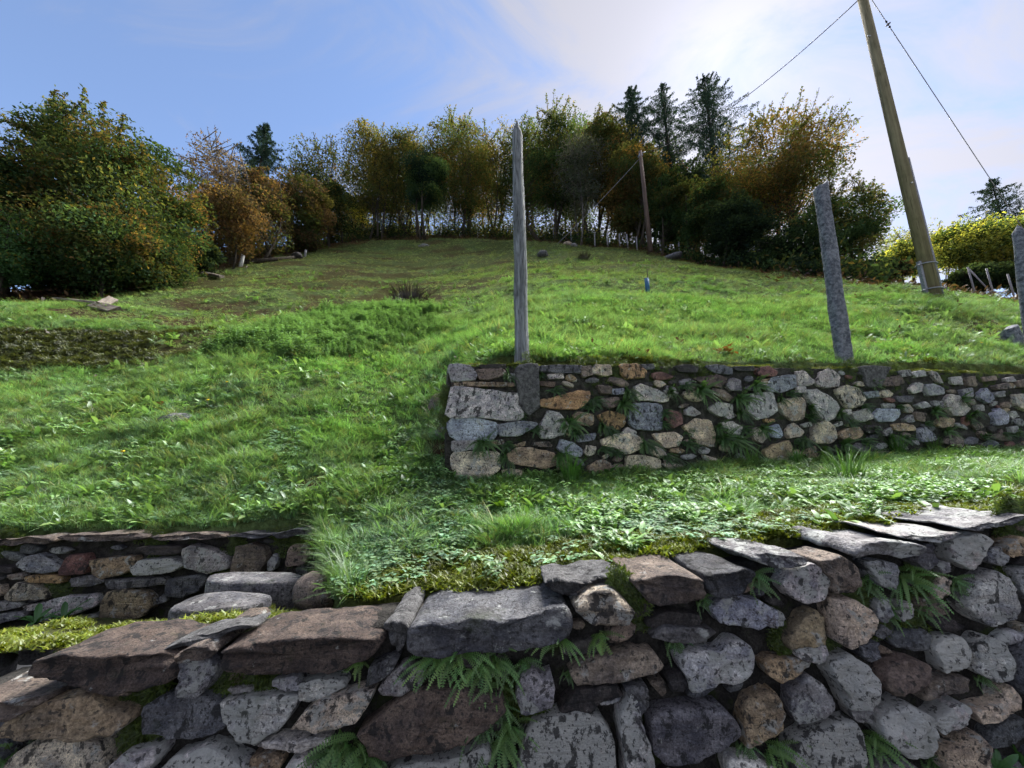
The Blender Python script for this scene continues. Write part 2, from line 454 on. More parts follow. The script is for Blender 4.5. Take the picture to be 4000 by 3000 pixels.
def mat_plain(name, col, rough=0.5, metal=0.0):
    m, nt, bs, _ = new_mat(name)
    p = geo_pos(nt); n = tex_noise(nt, p, 30, 4, 0.6)
    c = mixc(nt, maprange(nt, n, 0.3, 0.7), tuple(x * 0.72 for x in col), tuple(min(1, x * 1.2) for x in col))
    nt.links.new(c, bs.inputs['Base Color'])
    bs.inputs['Roughness'].default_value = rough; bs.inputs['Metallic'].default_value = metal
    return m

M_STONE = mat_stone()
M_MORTAR = mat_noisy('dark_mortar', (0.020, 0.019, 0.018), (0.060, 0.056, 0.052), 16, (0.030, 0.042, 0.012), 7, bump_s=1.0, bump_d=0.03, fine=120)
M_MORTAR2 = mat_noisy('pale_mortar', (0.030, 0.030, 0.026), (0.085, 0.082, 0.074), 14, (0.030, 0.045, 0.014), 7, bump_s=1.0, bump_d=0.03, fine=110)
M_CONCRETE = mat_noisy('rough_mortar', (0.075, 0.075, 0.078), (0.17, 0.17, 0.175), 30, (0.03, 0.03, 0.032), 20, bump_s=1.0, bump_d=0.015, fine=180)
M_GROUND = mat_ground()
M_SOIL = mat_noisy('stair_soil', (0.028, 0.024, 0.014), (0.075, 0.085, 0.025), 10, (0.055, 0.085, 0.018), 6, bump_s=0.9, bump_d=0.03)
M_ROAD = mat_noisy('asphalt', (0.04, 0.04, 0.042), (0.065, 0.065, 0.066), 30, bump_s=0.5, bump_d=0.004)
M_LEAF = mat_leaf('tree_leaf', 0.48, mult=(1.36, 1.48, 1.7), tr_mult=(1.5, 1.3, 0.5))
M_NEEDLE = mat_leaf('needle', 0.15, mult=(1.8, 1.8, 1.9))
M_GRASS = mat_leaf('grass_blade', 0.38, 'tint', 0.035, tr_mult=(1.2, 1.25, 0.5))
M_WEED = mat_leaf('weed_leaf', 0.30, 'tint', 0.05, tr_mult=(1.2, 1.25, 0.5))
M_FERN = mat_leaf('fern_leaf', 0.25, 'tone', 0.04, tr_mult=(1.2, 1.25, 0.5))
M_BARK = mat_noisy('bark', (0.030, 0.025, 0.020), (0.085, 0.072, 0.058), 6, (0.05, 0.055, 0.03), 5, stretch=(3, 3, 0.6), fine=40, bump_s=0.8, bump_d=0.03)
M_BARKG = mat_noisy('grey_bark', (0.075, 0.070, 0.066), (0.17, 0.155, 0.145), 6, None, stretch=(3, 3, 0.6), fine=40)
M_POST = mat_wood('weathered_grey_wood', (0.13, 0.145, 0.155), (0.32, 0.35, 0.37), (0.028, 0.03, 0.032), (34, 34, 2.6), 0.03)
M_POLE = mat_wood('pole_wood', (0.165, 0.145, 0.085), (0.245, 0.215, 0.130), (0.06, 0.052, 0.032), (16, 16, 0.5), 0.006)
M_POLE2 = mat_wood('old_pole_wood', (0.09, 0.065, 0.055), (0.17, 0.125, 0.105), (0.04, 0.03, 0.027), (16, 16, 0.5), 0.006)
M_PLANK = mat_wood('plank_wood', (0.12, 0.10, 0.085), (0.25, 0.215, 0.185), (0.04, 0.034, 0.028), (2, 24, 24), 0.006)
M_GRANITE = mat_noisy('granite', (0.095, 0.108, 0.135), (0.27, 0.29, 0.33), 22, (0.06, 0.066, 0.08), 9, bump_s=1.0, bump_d=0.02, fine=150, rough=0.85)
M_STEEL = mat_plain('galvanised_steel', (0.30, 0.31, 0.34), 0.5, 0.6)
M_CABLE = mat_plain('cable', (0.035, 0.036, 0.04), 0.6)
M_GUARD = mat_plain('white_tree_guard', (0.68, 0.68, 0.66), 0.6)
M_BLUE = mat_plain('blue_tube', (0.04, 0.13, 0.25), 0.6)
M_FENCE = mat_plain('pale_fence_post', (0.24, 0.24, 0.26), 0.7)
M_FLOWER = mat_plain('yellow_petal', (0.75, 0.52, 0.02), 0.7)
# ------------------------------------------------------------------ ground
def pip(poly, X, Y):
    poly = np.asarray(poly); inside = np.zeros(len(X), bool); n = len(poly); j = n - 1
    for i in range(n):
        xi, yi = poly[i][:2]; xj, yj = poly[j][:2]
        c = ((yi > Y) != (yj > Y)) & (X < (xj - xi) * (Y - yi) / (yj - yi + 1e-12) + xi)
        inside ^= c; j = i
    return inside
EDGE_A = [(-500, 9), (0, 10.5), (400, 12.5), (700, 17), (1000, 22), (1300, 30), (1700, 33), (2050, 31), (2300, 26), (2560, 23.5), (2800, 18.5), (3050, 14.5), (3400, 12.3), (3650, 12.3), (4000, 12), (4500, 12)]
_ea = np.array([(p - 2000) / FPX * 1.09 for p, _ in EDGE_A]); _ey = np.array([y for _, y in EDGE_A])
def edge_y(X, Y): return np.interp(X / Y, _ea, _ey)
def world_poly(pts): return np.array([hit(*p)[:2] for p in pts])
REG_BANK = world_poly([(-300, 1300), (0, 1292), (300, 1300), (600, 1302), (880, 1285), (960, 1320), (760, 1385), (500, 1428), (250, 1440), (0, 1465), (-300, 1470)])
REG_BROWN = world_poly([(250, 1215), (600, 1140), (900, 1060), (1400, 1040), (1750, 1080), (1750, 1180), (1350, 1235), (1000, 1275), (600, 1265), (300, 1250)])
REG_BROWN2 = world_poly([(3350, 1190), (3700, 1215), (4000, 1290), (4000, 1350), (3800, 1330), (3500, 1270)])
REG_NETTLE = world_poly([(780, 1385), (900, 1330), (1050, 1275), (1300, 1225), (1500, 1205), (1680, 1215), (1780, 1240), (1760, 1280), (1640, 1310), (1600, 1345), (1400, 1385), (1200, 1405), (1000, 1400), (860, 1410)])
REG_BARE1 = world_poly([(1130, 1930), (1180, 1880), (1280, 1850), (1290, 1900), (1230, 1960)])
REG_BARE2 = world_poly([(3700, 1915), (4000, 1905), (4200, 1915), (4200, 1950), (4000, 1945), (3760, 1935)])
REG_BARE3 = world_poly([(1650, 1700), (1760, 1700), (1760, 1790), (1680, 1810)])

def cover(X, Y):
    n = fbm(X * 0.8, Y * 1.2, 21) - 0.5; n2 = fbm(X * 3, Y * 3, 25) - 0.5
    wX, wY = X + n * 0.8, Y + n * 0.8
    sX, sY = X + n2 * 0.15, Y + n2 * 0.15
    br = np.zeros(len(X)); mo = np.zeros(len(X))
    b = pip(REG_BANK, X + n2 * 0.3, Y + n2 * 0.3)
    br[b] = 0.72 + 0.7 * n[b]; mo[b] = np.clip(0.60 + 2.6 * n[b], 0, .95)
    b = pip(REG_BROWN, wX, wY); br[b] = np.maximum(br[b], 0.50 + 1.4 * n[b])
    b = pip(REG_BROWN2, wX, wY); br[b] = np.maximum(br[b], 0.45 + 1.0 * n[b])
    for r in (REG_BARE1, REG_BARE2, REG_BARE3):
        b = pip(r, sX, sY); br[b] = 0.95
    # mossy strip along the tops of the two walls
    top = (X > MW_X0) & (Y - wall_y(X) > 0) & (Y - wall_y(X) < 0.22 + 0.2 * n)
    mo[top] = np.maximum(mo[top], 0.8)
    cap = (Y < 2.12 + 0.25 * n2 + 0.05 * X) & (X > -0.75); mo[cap] = 0.9; br[cap] = np.maximum(br[cap], 0.3)
    # dry yellowish upper field
    n3 = fbm(X * 0.45 + 11, Y * 1.5, 27) - 0.5; up = smooth((Y - 8.5) / 6); mo = np.maximum(mo, 0.62 * up * np.clip(0.7 + 2.4 * n, 0, 1)); br = np.maximum(br, up * np.clip(0.14 + 3.0 * n3, 0, .8) * np.where(X < 0, 1.0, .55))
    li = smooth((Y - edge_y(X, Y) + 1.6 + n * 3) / 1.5)
    return np.clip(br, 0, 1), mo, li

def front_y(a):
    return np.interp(a, [-0.50, -0.42], [2.80, 1.74])
def build_ground():
    A = np.concatenate([np.linspace(-3.2, -1.75, 14, endpoint=False), np.linspace(-1.75, 1.75, 430), np.linspace(1.75, 3.2, 15)[1:]])
    T = np.concatenate([np.linspace(0, 1, 330), np.linspace(1, 1.9, 30)[1:]])
    V = np.zeros((len(T), len(A), 3))
    for j, a in enumerate(A):
        y0 = float(front_y(a)); Y = y0 * (48 / y0) ** T
        Y = np.where(T > 1, 48 * (900 / 48) ** ((T - 1) / 0.9), Y)
        V[:, j, 0] = a * Y; V[:, j, 1] = Y
    flat = V.reshape(-1, 3)
    flat[:, 2] = ground_z(flat[:, 0], flat[:, 1])
    nT, nA = len(T), len(A)
    skirt = flat[:nA].copy(); skirt[:, 2] -= 0.8
    verts = np.vstack([flat, skirt])
    i, j = np.meshgrid(np.arange(nT - 1), np.arange(nA - 1), indexing='ij')
    q = np.stack([i * nA + j, i * nA + j + 1, (i + 1) * nA + j + 1, (i + 1) * nA + j], -1).reshape(-1, 4)
    jj = np.arange(nA - 1); base = nT * nA
    q2 = np.stack([base + jj, base + jj + 1, jj + 1, jj], 1)
    m = mesh_np('hillside', verts, np.vstack([q, q2]))
    br, mo, li = cover(verts[:, 0], verts[:, 1])
    at_ = m.attributes.new('cover', 'FLOAT_COLOR', 'POINT')
    at_.data.foreach_set('color', np.stack([br, mo, li, np.ones_like(br)], 1).astype(np.float32).ravel())
    kind(obj('hillside', m, None, M_GROUND), 'structure')
    # road the photographer stands on
    x = np.linspace(-40, 40, 41); v, f = [], []
    for k in x: v += [(k, -12, 0), (k, 1.62, 0)]
    for k in range(40): f.append((2 * k, 2 * k + 2, 2 * k + 3, 2 * k + 1))
    kind(obj('road', mesh_from('road', v, f), None, M_ROAD), 'structure')
    # floor of the little stair passage behind the near wall
    xs = np.linspace(-7, -0.55, 90); ys = np.linspace(1.74, 2.95, 24)
    Xg, Yg = np.meshgrid(xs, ys, indexing='ij'); Xf, Yf = Xg.ravel(), Yg.ravel()
    Z = EYE - 0.88 - 0.25 * (Yf - 2.05) + 0.10 * smooth((Xf + 1.9) / 0.6) + (fbm(Xf * 4, Yf * 4, 31) - 0.5) * 0.06 - 0.14 * smooth((-2.6 - Xf) / 1.5)
    i, j = np.meshgrid(np.arange(89), np.arange(23), indexing='ij')
    q = np.stack([i * 24 + j, (i + 1) * 24 + j, (i + 1) * 24 + j + 1, i * 24 + j + 1], -1).reshape(-1, 4)
    kind(obj('stair_path', mesh_np('stair_path', np.stack([Xf, Yf, Z], 1), q), None, M_SOIL), 'structure')
build_ground()

# ------------------------------------------------------------------ dry-stone walls
STONE_COL = {'G': (.26, .27, .295), 'L': (.47, .47, .48), 'T': (.33, .27, .19), 'B': (.28, .32, .395), 'R': (.150, .122, .110), 'D': (.06, .058, .06),
             'S': (.135, .145, .165), 'O': (.38, .26, .15), 'W': (.56, .56, .57), 'M': (.18, .105, .10), 'P': (.48, .435, .36), 'K': (.20, .170, .150)}
LICHEN = {'G': .5, 'L': .6, 'T': .4, 'B': .35, 'R': .0, 'D': .15, 'S': .15, 'O': .2, 'W': 1.0, 'M': .05, 'P': .45, 'K': .2}
REGIONS = {1: (0, 2000, 1.659), 2: (1000, 2000, 1.659), 3: (2000, 2000, 1.659), 4: (3000, 1900, 1.508), 5: (1650, 1350, 1.8433), 6: (2800, 1350, 1.8433)}
def parse(txt):
    out = []
    for line in txt.strip().splitlines():
        head, pts = line.split(':'); r = int(head[0]); code = head[1]; ox, oy, s = REGIONS[r]
        P = [tuple(float(k) for k in q.split(',')) for q in pts.split()]
        out.append((code, [(ox + x / s, oy + y / s) for x, y in P]))
    return out
def chaikin(P, n=1, t=0.22):
    for _ in range(n):
        Q = []
        for i in range(len(P)):
            a, b = P[i], P[(i + 1) % len(P)]
            Q += [a * (1 - t) + b * t, a * t + b * (1 - t)]
        P = Q
    return P
def resample(P, n):
    P = np.array(P); D = np.linalg.norm(np.roll(P, -1, 0) - P, axis=1); T = np.concatenate([[0], np.cumsum(D)]); Q = np.vstack([P, P[:1]])
    t = np.linspace(0, T[-1], n, endpoint=False)
    return np.stack([np.interp(t, T, Q[:, 0]), np.interp(t, T, Q[:, 1])], 1)

class Wall:
    def __init__(s, name, label, Y0, m, base):
        s.tint = 1.0; s.Y0, s.m = Y0, m; s.n = np.array([m, -1, 0]) / math.hypot(m, 1)
        s.root = tag(empty(name, base), label, 'wall'); s.polys = []
    def world(s, x, z, d):                   # d metres out of the wall face, towards the road
        return np.array([x, s.Y0 + s.m * x, z]) + s.n * d
    def uv(s, px, py):
        p = on_plane(px, py, s.Y0, s.m); return np.array([p[0], p[2]])
    def add(s, name, V, F, col, lich, mat=None):
        o = obj(name, mesh_from(name, V, F), None, mat or M_STONE); child_world(o, s.root)
        o.color = (*col, 1); o['lichen'] = float(lich); return o
    def stone(s, poly, code, out=0.045, back=0.10, n=26, name='stone', soft=1, jit=1.0, rings=None, grow=1.08):
        C = np.array(poly).mean(0); P = chaikin([C + (np.array(p) - C) * grow for p in poly], 1, 0.06 if len(poly) > 5 else 0.09)
        P = resample(P, n); size = math.sqrt(abs(np.cross(P - C, np.roll(P, -1, 0) - C).sum()) / 2)
        sx = random.uniform(0, 50)
        def wob(p, f, k): return np.array([noise.noise(Vector((p[0] * f + sx, p[1] * f, 1.7))), noise.noise(Vector((p[0] * f, p[1] * f + sx, 9.1)))]) * k * size
        P = np.array([p + wob(p, 3.2 / size, 0.035 * jit) + wob(p, 11.0 / size, 0.028 * jit) for p in P])
        s.polys.append(P)
        out = out * random.uniform(0.7, 1.35) * min(1.0, 0.45 + size * 4)
        # the face: a few split planes meeting at blunt ridges, plus grain
        planes = [(random.uniform(-.24, .24), random.uniform(-.28, .18), random.uniform(.9, 1.15)) for _ in range(3)]
        rings = rings or [(0.97, -back), (1.0, -0.012), (1.0, 0.78), (0.99, 0.95), (0.968, 1.0), (0.86, 1.01), (0.66, 1.03), (0.45, 1.03), (0.22, 1.03)]
        V, F = [], []
        for k, (sc, d) in enumerate(rings):
            for p in P:
                q = C + (p - C) * sc
                if k < 2: dd = d
                else:
                    e = (q - C) / size
                    f = min(a * e[0] + b * e[1] + c0 for a, b, c0 in planes)
                    nz = noise.noise(Vector((e[0] * 2.2 + sx, e[1] * 2.2, 0))) * 0.22 + noise.noise(Vector((e[0] * 6 + sx, e[1] * 6, 3))) * 0.16 + noise.noise(Vector((e[0] * 15 + sx, e[1] * 15, 7))) * 0.08
                    dd = out * d * (0.45 + 0.6 * f + nz)
                V.append(s.world(q[0], q[1], max(dd, -back)))
        e = np.zeros(2); V.append(s.world(C[0], C[1], out * 1.07 * (0.45 + 0.6 * min(c0 for _, _, c0 in planes)))); nr = len(rings)
        for k in range(nr - 1):
            for i in range(n):
                F.append((k * n + i, k * n + (i + 1) % n, (k + 1) * n + (i + 1) % n, (k + 1) * n + i))
        for i in range(n): F.append(((nr - 1) * n + i, (nr - 1) * n + (i + 1) % n, nr * n))
        col = np.array(STONE_COL[code]) * s.tint * random.uniform(0.85, 1.15) * np.array([random.uniform(.95, 1.06), 1, random.uniform(.93, 1.05)])
        return s.add(name, V, F, col, LICHEN[code] * random.uniform(.6, 1.2))
    def slab(s, poly, code, out=0.06, depth=0.30, n=64, name='cap_stone', rise=0.0, shrink=0.05, lich=None):
        """coping slab: front outline carried back over the wall, with a split, layered edge"""
        P = resample(chaikin([np.array(p) for p in poly], 1, .18), n); C = P.mean(0); s.polys.append(P)
        prof = [(0.80, out * 0.90), (0.95, out), (1.0, out * 0.80), (1.0, out * 0.2)] + [(1.0, out * 0.2 - (depth) * t) for t in (0.2, 0.4, 0.6, 0.8, 0.95)] + [(0.9, -depth)]
        V, F = [], []; sx = random.uniform(0, 50)
        for k, (sc, d) in enumerate(prof):
            t = max(0.0, (out * 0.2 - d) / (depth + out))
            for p in P:
                q = C + (p - C) * np.array([sc - shrink * t * random.uniform(.6, 1.4), sc])
                lay = noise.noise(Vector((q[0] * 3 + sx, q[1] * 55, d * 6)))
                lo = noise.noise(Vector((q[0] * 7 + sx, q[1] * 12, d * 9)))
                w = s.world(q[0], q[1], d + (0.030 * lay + 0.018 * lo + 0.012 * noise.noise(Vector((q[0] * 40 + sx, q[1] * 90, 1))) if k < 4 else 0))
                w[2] += rise * t + 0.016 * noise.noise(Vector((q[0] * 9 + sx, d * 12, q[1] * 4))) + 0.005 * noise.noise(Vector((q[0] * 30 + sx, d * 40, 2)))
                V.append(w)
        nr = len(prof); V.append(s.world(C[0], C[1], prof[0][1])); V.append(s.world(C[0], C[1], -depth)); c0, c1 = nr * n, nr * n + 1
        for i in range(n): F.append((c0, (i + 1) % n, i))
        for k in range(nr - 1):
            for i in range(n): F.append((k * n + i, k * n + (i + 1) % n, (k + 1) * n + (i + 1) % n, (k + 1) * n + i))
        for i in range(n): F.append(((nr - 1) * n + i, (nr - 1) * n + (i + 1) % n, c1))
        col = np.array(STONE_COL[code]) * random.uniform(.62, .76)
        return s.add(name, V, F, col, LICHEN[code] if lich is None else lich)
    def core(s, top, zb, x0, x1, thick, step=0.03, recess=0.015, mat=None):
        """rubble core with mortar joints, closed block; top: list of (x, z)"""
        tx, tz = zip(*top); xs = np.arange(x0, x1 + step, step); nz = max(8, int((max(tz) - zb) / step)); V, F = [], []
        for x in xs:
            zt = float(np.interp(x, tx, tz))
            for k in range(nz + 1):
                z = zb + (zt - zb) * k / nz
                d = -recess + 0.022 * noise.noise(Vector((x * 14, z * 14, 5))) + 0.012 * noise.noise(Vector((x * 45, z * 45, 2)))
                V.append(s.world(x, z, d))
            V.append(s.world(x, zt, -thick)); V.append(s.world(x, zb, -thick))
        row = nz + 3
        for i in range(len(xs) - 1):
            for k in range(row): F.append((i * row + k, (i + 1) * row + k, (i + 1) * row + (k + 1) % row, i * row + (k + 1) % row))
        F.append(tuple(range(row))); F.append(tuple((len(xs) - 1) * row + k for k in range(row))[::-1])
        o = obj('mortar_core', mesh_from('mortar_core', V, F), None, mat or M_MORTAR); child_world(o, s.root); return o
    def fill(s, top, zb, x0, x1, count, smin, smax, codes, tries=6000):
        """small packing stones in what the traced ones leave open"""
        res = 0.008; nx, nz = int((x1 - x0) / res), int((max(t[1] for t in top) - zb) / res); tx, tz = zip(*top)
        gx, gzz = np.meshgrid(x0 + (np.arange(nx) + .5) * res, zb + (np.arange(nz) + .5) * res, indexing='ij')
        occ = (gzz > np.interp(gx, tx, tz) - 0.015)
        for P in s.polys:
            C = P.mean(0); Q = C + (P - C) * 1.04
            a, b = Q.min(0), Q.max(0); i0, i1 = int((a[0] - x0) / res), int((b[0] - x0) / res) + 2; k0, k1 = int((a[1] - zb) / res), int((b[1] - zb) / res) + 2
            i0, k0 = max(i0, 0), max(k0, 0)
            if i0 >= nx or k0 >= nz or i1 <= 0 or k1 <= 0: continue
            sub = (slice(i0, i1), slice(k0, k1)); occ[sub] |= pip(Q, gx[sub].ravel(), gzz[sub].ravel()).reshape(gx[sub].shape)
        done = 0
        for t in range(tries):
            if done >= count: break
            r = smin + (smax - smin) * (1 - t / tries) * random.random() ** 0.6
            cx, cz = random.uniform(x0 + r, x1 - r), random.uniform(zb + r, max(tz) - r)
            asp = random.uniform(1.3, 3.2); an = random.uniform(-.4, .4); k = random.randint(5, 7)
            poly = []
            for i in range(k):
                th = 2 * math.pi * (i + random.uniform(-.25, .25)) / k; rr = r * random.uniform(.8, 1.1)
                x, z = rr * math.cos(th) * asp ** .5, rr * math.sin(th) / asp ** .5
                poly.append(np.array([cx + x * math.cos(an) - z * math.sin(an), cz + x * math.sin(an) + z * math.cos(an)]))
            poly = np.array(poly); a, b = poly.min(0), poly.max(0)
            i0, i1, k0, k1 = int((a[0] - x0) / res), int((b[0] - x0) / res) + 1, int((a[1] - zb) / res), int((b[1] - zb) / res) + 1
            if i0 < 0 or k0 < 0 or i1 > nx or k1 > nz: continue
            sub = (slice(i0, i1), slice(k0, k1)); ins = pip(poly, gx[sub].ravel(), gzz[sub].ravel()).reshape(gx[sub].shape)
            if (occ[sub] & ins).any(): continue
            occ[sub] |= ins; done += 1
            s.stone(poly, random.choice(codes), out=0.022, n=14, rings=[(0.97, -0.06), (1.0, -0.012), (1.0, 0.4), (0.93, 0.9), (0.7, 1.0), (0.35, 1.05)])

NEAR = parse('''
1T:180,1360 200,1290 380,1180 560,1140 700,1135 780,1200 930,1230 920,1300 830,1350 650,1375 380,1375
1S:1000,1230 1100,1170 1200,1145 1390,1150 1500,1230 1510,1330 1400,1395 1200,1410 1000,1370
1G:1265,905 1440,895 1475,960 1450,1030 1400,1100 1340,1130 1235,1110 1260,1000
2L:-165,1190 -100,1170 100,1150 305,1150 290,1200 200,1330 50,1435 -60,1400 -130,1300
1S:10,1380 60,1330 180,1270 190,1370 140,1400 40,1405
1P:140,1620 180,1540 330,1440 470,1400 600,1390 710,1450 740,1560 760,1660 720,1790 140,1790
1L:800,1590 900,1490 1090,1470 1100,1520 1040,1610 950,1655 850,1620
1W:1100,1620 1180,1550 1400,1470 1560,1540 1659,1600 1650,1780 1100,1780
1G:-60,1480 80,1490 90,1560 0,1580 -60,1580
1K:580,1040 720,1020 850,1080 880,1160 760,1140 640,1130
1G:1520,1110 1659,1100 1659,1135 1530,1135
2G:150,1050 270,1030 340,1100 250,1120 150,1090
2L:320,1080 440,1040 580,1050 600,1090 500,1140 380,1190 320,1170
2P:310,1320 370,1240 450,1160 600,1130 700,1110 790,1100 760,1180 680,1290 520,1330
2R:720,1350 860,1260 950,1180 1100,1100 1300,1100 1560,1130 1590,1200 1500,1300 1330,1380 1160,1440 900,1490 800,1480
2S:740,1080 760,970 860,920 940,910 900,990 830,1050
2G:820,1110 880,1030 960,960 1100,1000 1080,1080 960,1150 860,1140
2L:40,1440 200,1430 500,1410 480,1450 330,1490 100,1480
2T:0,1560 120,1520 210,1550 180,1620 80,1680 0,1700
2W:210,1640 270,1550 350,1530 380,1600 370,1740 200,1740
2W:830,1640 1000,1560 1250,1540 1450,1450 1500,1480 1490,1640 1300,1790 820,1790
2L:1110,1470 1250,1430 1290,1470 1150,1490
3G:30,1140 60,1030 140,980 180,1030 240,1000 255,1090 245,1200 60,1240
3K:370,1000 500,930 700,870 870,870 935,960 800,1020 600,1050 420,1065
3L:1050,910 1120,870 1300,860 1380,800 1460,820 1495,900 1480,1000 1400,1060 1250,1060 1120,1110 1100,1010
3D:975,1010 1060,990 1110,1090 1000,1110
3K:870,1070 960,1060 970,1130 940,1150
3D:850,680 1000,620 1190,650 1180,700 1000,720 870,720
3S:880,770 950,700 1180,720 1270,745 1200,790 1000,800
3B:1270,620 1310,550 1400,520 1560,560 1659,620 1659,700 1560,720 1330,695
3W:100,1400 150,1320 280,1280 420,1260 550,1310 620,1400 630,1600 650,1790 40,1790 60,1560
3W:690,1240 745,1130 790,1180 800,1290 860,1470 890,1650 900,1790 720,1790 700,1500 670,1350
3L:560,1210 690,1170 680,1195 570,1225
3S:880,1330 930,1260 1100,1210 1280,1220 1380,1280 1400,1370 1320,1450 1150,1530 980,1560 890,1480
3T:1460,1250 1500,1180 1600,1130 1659,1150 1700,1250 1659,1350 1560,1440 1470,1460
3L:1370,1560 1440,1550 1659,1600 1659,1790 1390,1790
3S:700,1090 840,1080 850,1200 800,1260
3D:300,1250 420,1110 640,1090 700,1150 560,1190 480,1270
4T:-60,1010 0,995 215,990 190,1040 40,1125 -30,1080
4L:40,560 80,490 200,435 270,480 300,560 270,630 180,660 100,630
4K:220,420 350,390 430,450 450,530 400,585 310,590 300,520 250,460
4G:0,700 50,730 40,790 0,805 -60,790 -70,720
4T:75,880 150,770 230,715 275,750 275,890 180,910 90,920
4P:310,640 420,640 500,690 530,790 480,850 380,890 320,860 310,740
4G:580,420 670,440 695,540 660,580 590,560 510,430
4G:580,660 640,640 670,720 630,780 575,740
4L:720,670 790,670 800,740 730,770
4W:1000,310 1060,280 1170,270 1220,310 1170,400 1130,475 1010,410
4G:1210,380 1280,340 1330,400 1300,450 1220,430
4T:1330,330 1400,280 1460,330 1450,380 1350,400
4L:1100,680 1150,560 1250,490 1310,520 1350,590 1380,680 1330,750 1220,785 1150,740
4P:920,600 980,520 1020,540 1010,620 940,650
4G:1390,490 1508,470 1560,560 1508,660 1440,610
4L:120,930 280,900 290,960 250,1010 140,980
4S:480,900 590,890 580,960 540,1000 490,960
4W:310,1000 400,950 480,1000 550,1080 520,1230 410,1250 390,1170 320,1080
4R:600,1120 660,1010 760,980 850,1010 840,1100 780,1150 640,1170
4W:930,930 980,880 1080,865 1120,940 1120,1030 980,1065 950,990
4W:1160,920 1230,870 1300,890 1350,980 1340,1080 1250,1110 1170,1060
4S:1390,960 1508,890 1600,1000 1508,1190 1410,1180 1370,1080
4G:100,1180 200,1090 280,1150 340,1250 270,1330 140,1350 100,1290
4T:0,1180 40,1250 50,1390 0,1430 -60,1400 -60,1250
4W:100,1500 160,1440 320,1360 440,1340 490,1430 480,1560 350,1650 110,1680
4W:580,1330 630,1270 740,1240 850,1300 880,1380 830,1510 720,1510 600,1420
4W:900,1340 980,1280 1060,1240 1130,1280 1060,1370 950,1405
4P:1150,1290 1290,1240 1340,1140 1390,1190 1390,1260 1300,1330 1210,1360
4P:930,1500 1060,1450 1130,1400 1180,1460 1195,1600 1150,1640 950,1600
4S:1220,1490 1300,1370 1440,1340 1460,1430 1350,1480 1250,1510
4L:530,1720 600,1620 800,1600 880,1720
4K:840,1210 900,1190 1080,1170 1120,1110 1060,1100 880,1110
4G:420,1270 480,1250 560,1280 520,1340 450,1330
4P:1430,805 1475,795 1470,835 1435,840
4S:850,330 900,330 930,440 870,480 810,420
4G:940,440 1000,430 1020,480 970,500
4S:590,860 640,800 690,840 640,880
''')
CAPS = parse('''
1K:-90,1150 60,1125 180,1140 330,1135 440,1110 440,1150 330,1215 240,1240 120,1210 -90,1205
1R:310,985 360,900 600,855 1000,855 1255,880 1250,960 1230,1050 1050,1090 800,1060 560,1030 400,1010
1K:1250,850 1330,800 1460,790 1500,830 1460,870 1280,890
2R:-150,840 0,775 300,755 600,735 870,770 800,880 600,970 300,985 -100,985
2S:995,700 1200,645 1659,640 1990,560 2035,620 2030,735 1910,790 1659,850 1300,850 1010,860
3P:378,570 460,505 640,490 720,560 760,600 700,680 520,695 430,640
3K:735,410 900,390 1140,365 1180,410 1180,500 1050,560 860,570 800,490
3S:1180,360 1430,330 1510,365 1480,430 1380,470 1250,510 1190,470
3G:1450,262 1600,245 1659,250 1840,262 1760,310 1600,335 1500,300
4G:385,350 420,300 560,310 700,310 810,335 800,385 700,405 500,380 390,370
4L:670,262 760,262 900,268 1035,255 960,285 870,297 760,290
4G:990,215 1100,210 1240,190 1420,155 1380,185 1240,215 1060,235
''')
LEFT = parse('''
1G:155,330 220,280 300,265 400,330 420,365 330,385 200,370
1M:430,370 480,280 590,270 610,330 580,390 440,395
1T:620,310 760,290 900,280 910,350 820,390 690,420 640,390
1W:910,350 960,300 1130,290 1225,330 1150,375 1000,390 930,385
1G:1230,230 1290,205 1400,240 1500,290 1510,350 1370,380 1240,340
1K:1530,370 1560,220 1659,200 1740,230 1750,300 1700,390 1540,390
2K:215,310 250,210 340,200 370,250 330,330 230,340
2G:90,320 130,265 160,290 130,370 90,370
1O:200,410 350,395 440,410 440,450 210,445
1P:75,540 150,450 270,465 340,530 330,550 120,565
1P:-60,470 30,470 40,530 0,545 -60,545
1S:510,420 640,400 720,440 640,465 520,465
1S:720,430 900,425 1090,415 1090,460 900,475 760,490
1S:1110,430 1300,400 1370,400 1310,500 1200,540 1110,530
1T:720,560 760,500 870,490 990,520 1010,600 960,660 800,690 700,680
1L:300,590 420,545 640,530 665,590 550,640 380,650
1L:190,600 270,585 285,620 200,630
1G:-60,580 160,570 180,600 0,640 -60,645
1G:-60,660 150,640 190,670 0,720 -60,730
1G:480,680 640,650 680,690 560,740
1G:260,660 370,655 370,690 270,700
1S:1030,560 1090,520 1100,570 1040,590
1D:930,220 1100,210 1220,210 1200,260 1000,265
1K:80,400 180,390 190,425 90,430
1D:20,340 120,350 110,385 20,380
''')
LCAPS = parse('''
1K:-120,175 100,165 300,150 430,150 420,185 200,200 -120,215
1K:440,150 700,130 980,135 1010,150 940,180 700,172 480,178
1K:1010,150 1250,135 1480,135 1505,160 1300,168 1080,168
1S:1510,150 1640,130 1800,125 1790,145 1600,160
2S:130,140 250,105 450,108 420,140 300,150 180,160
''')
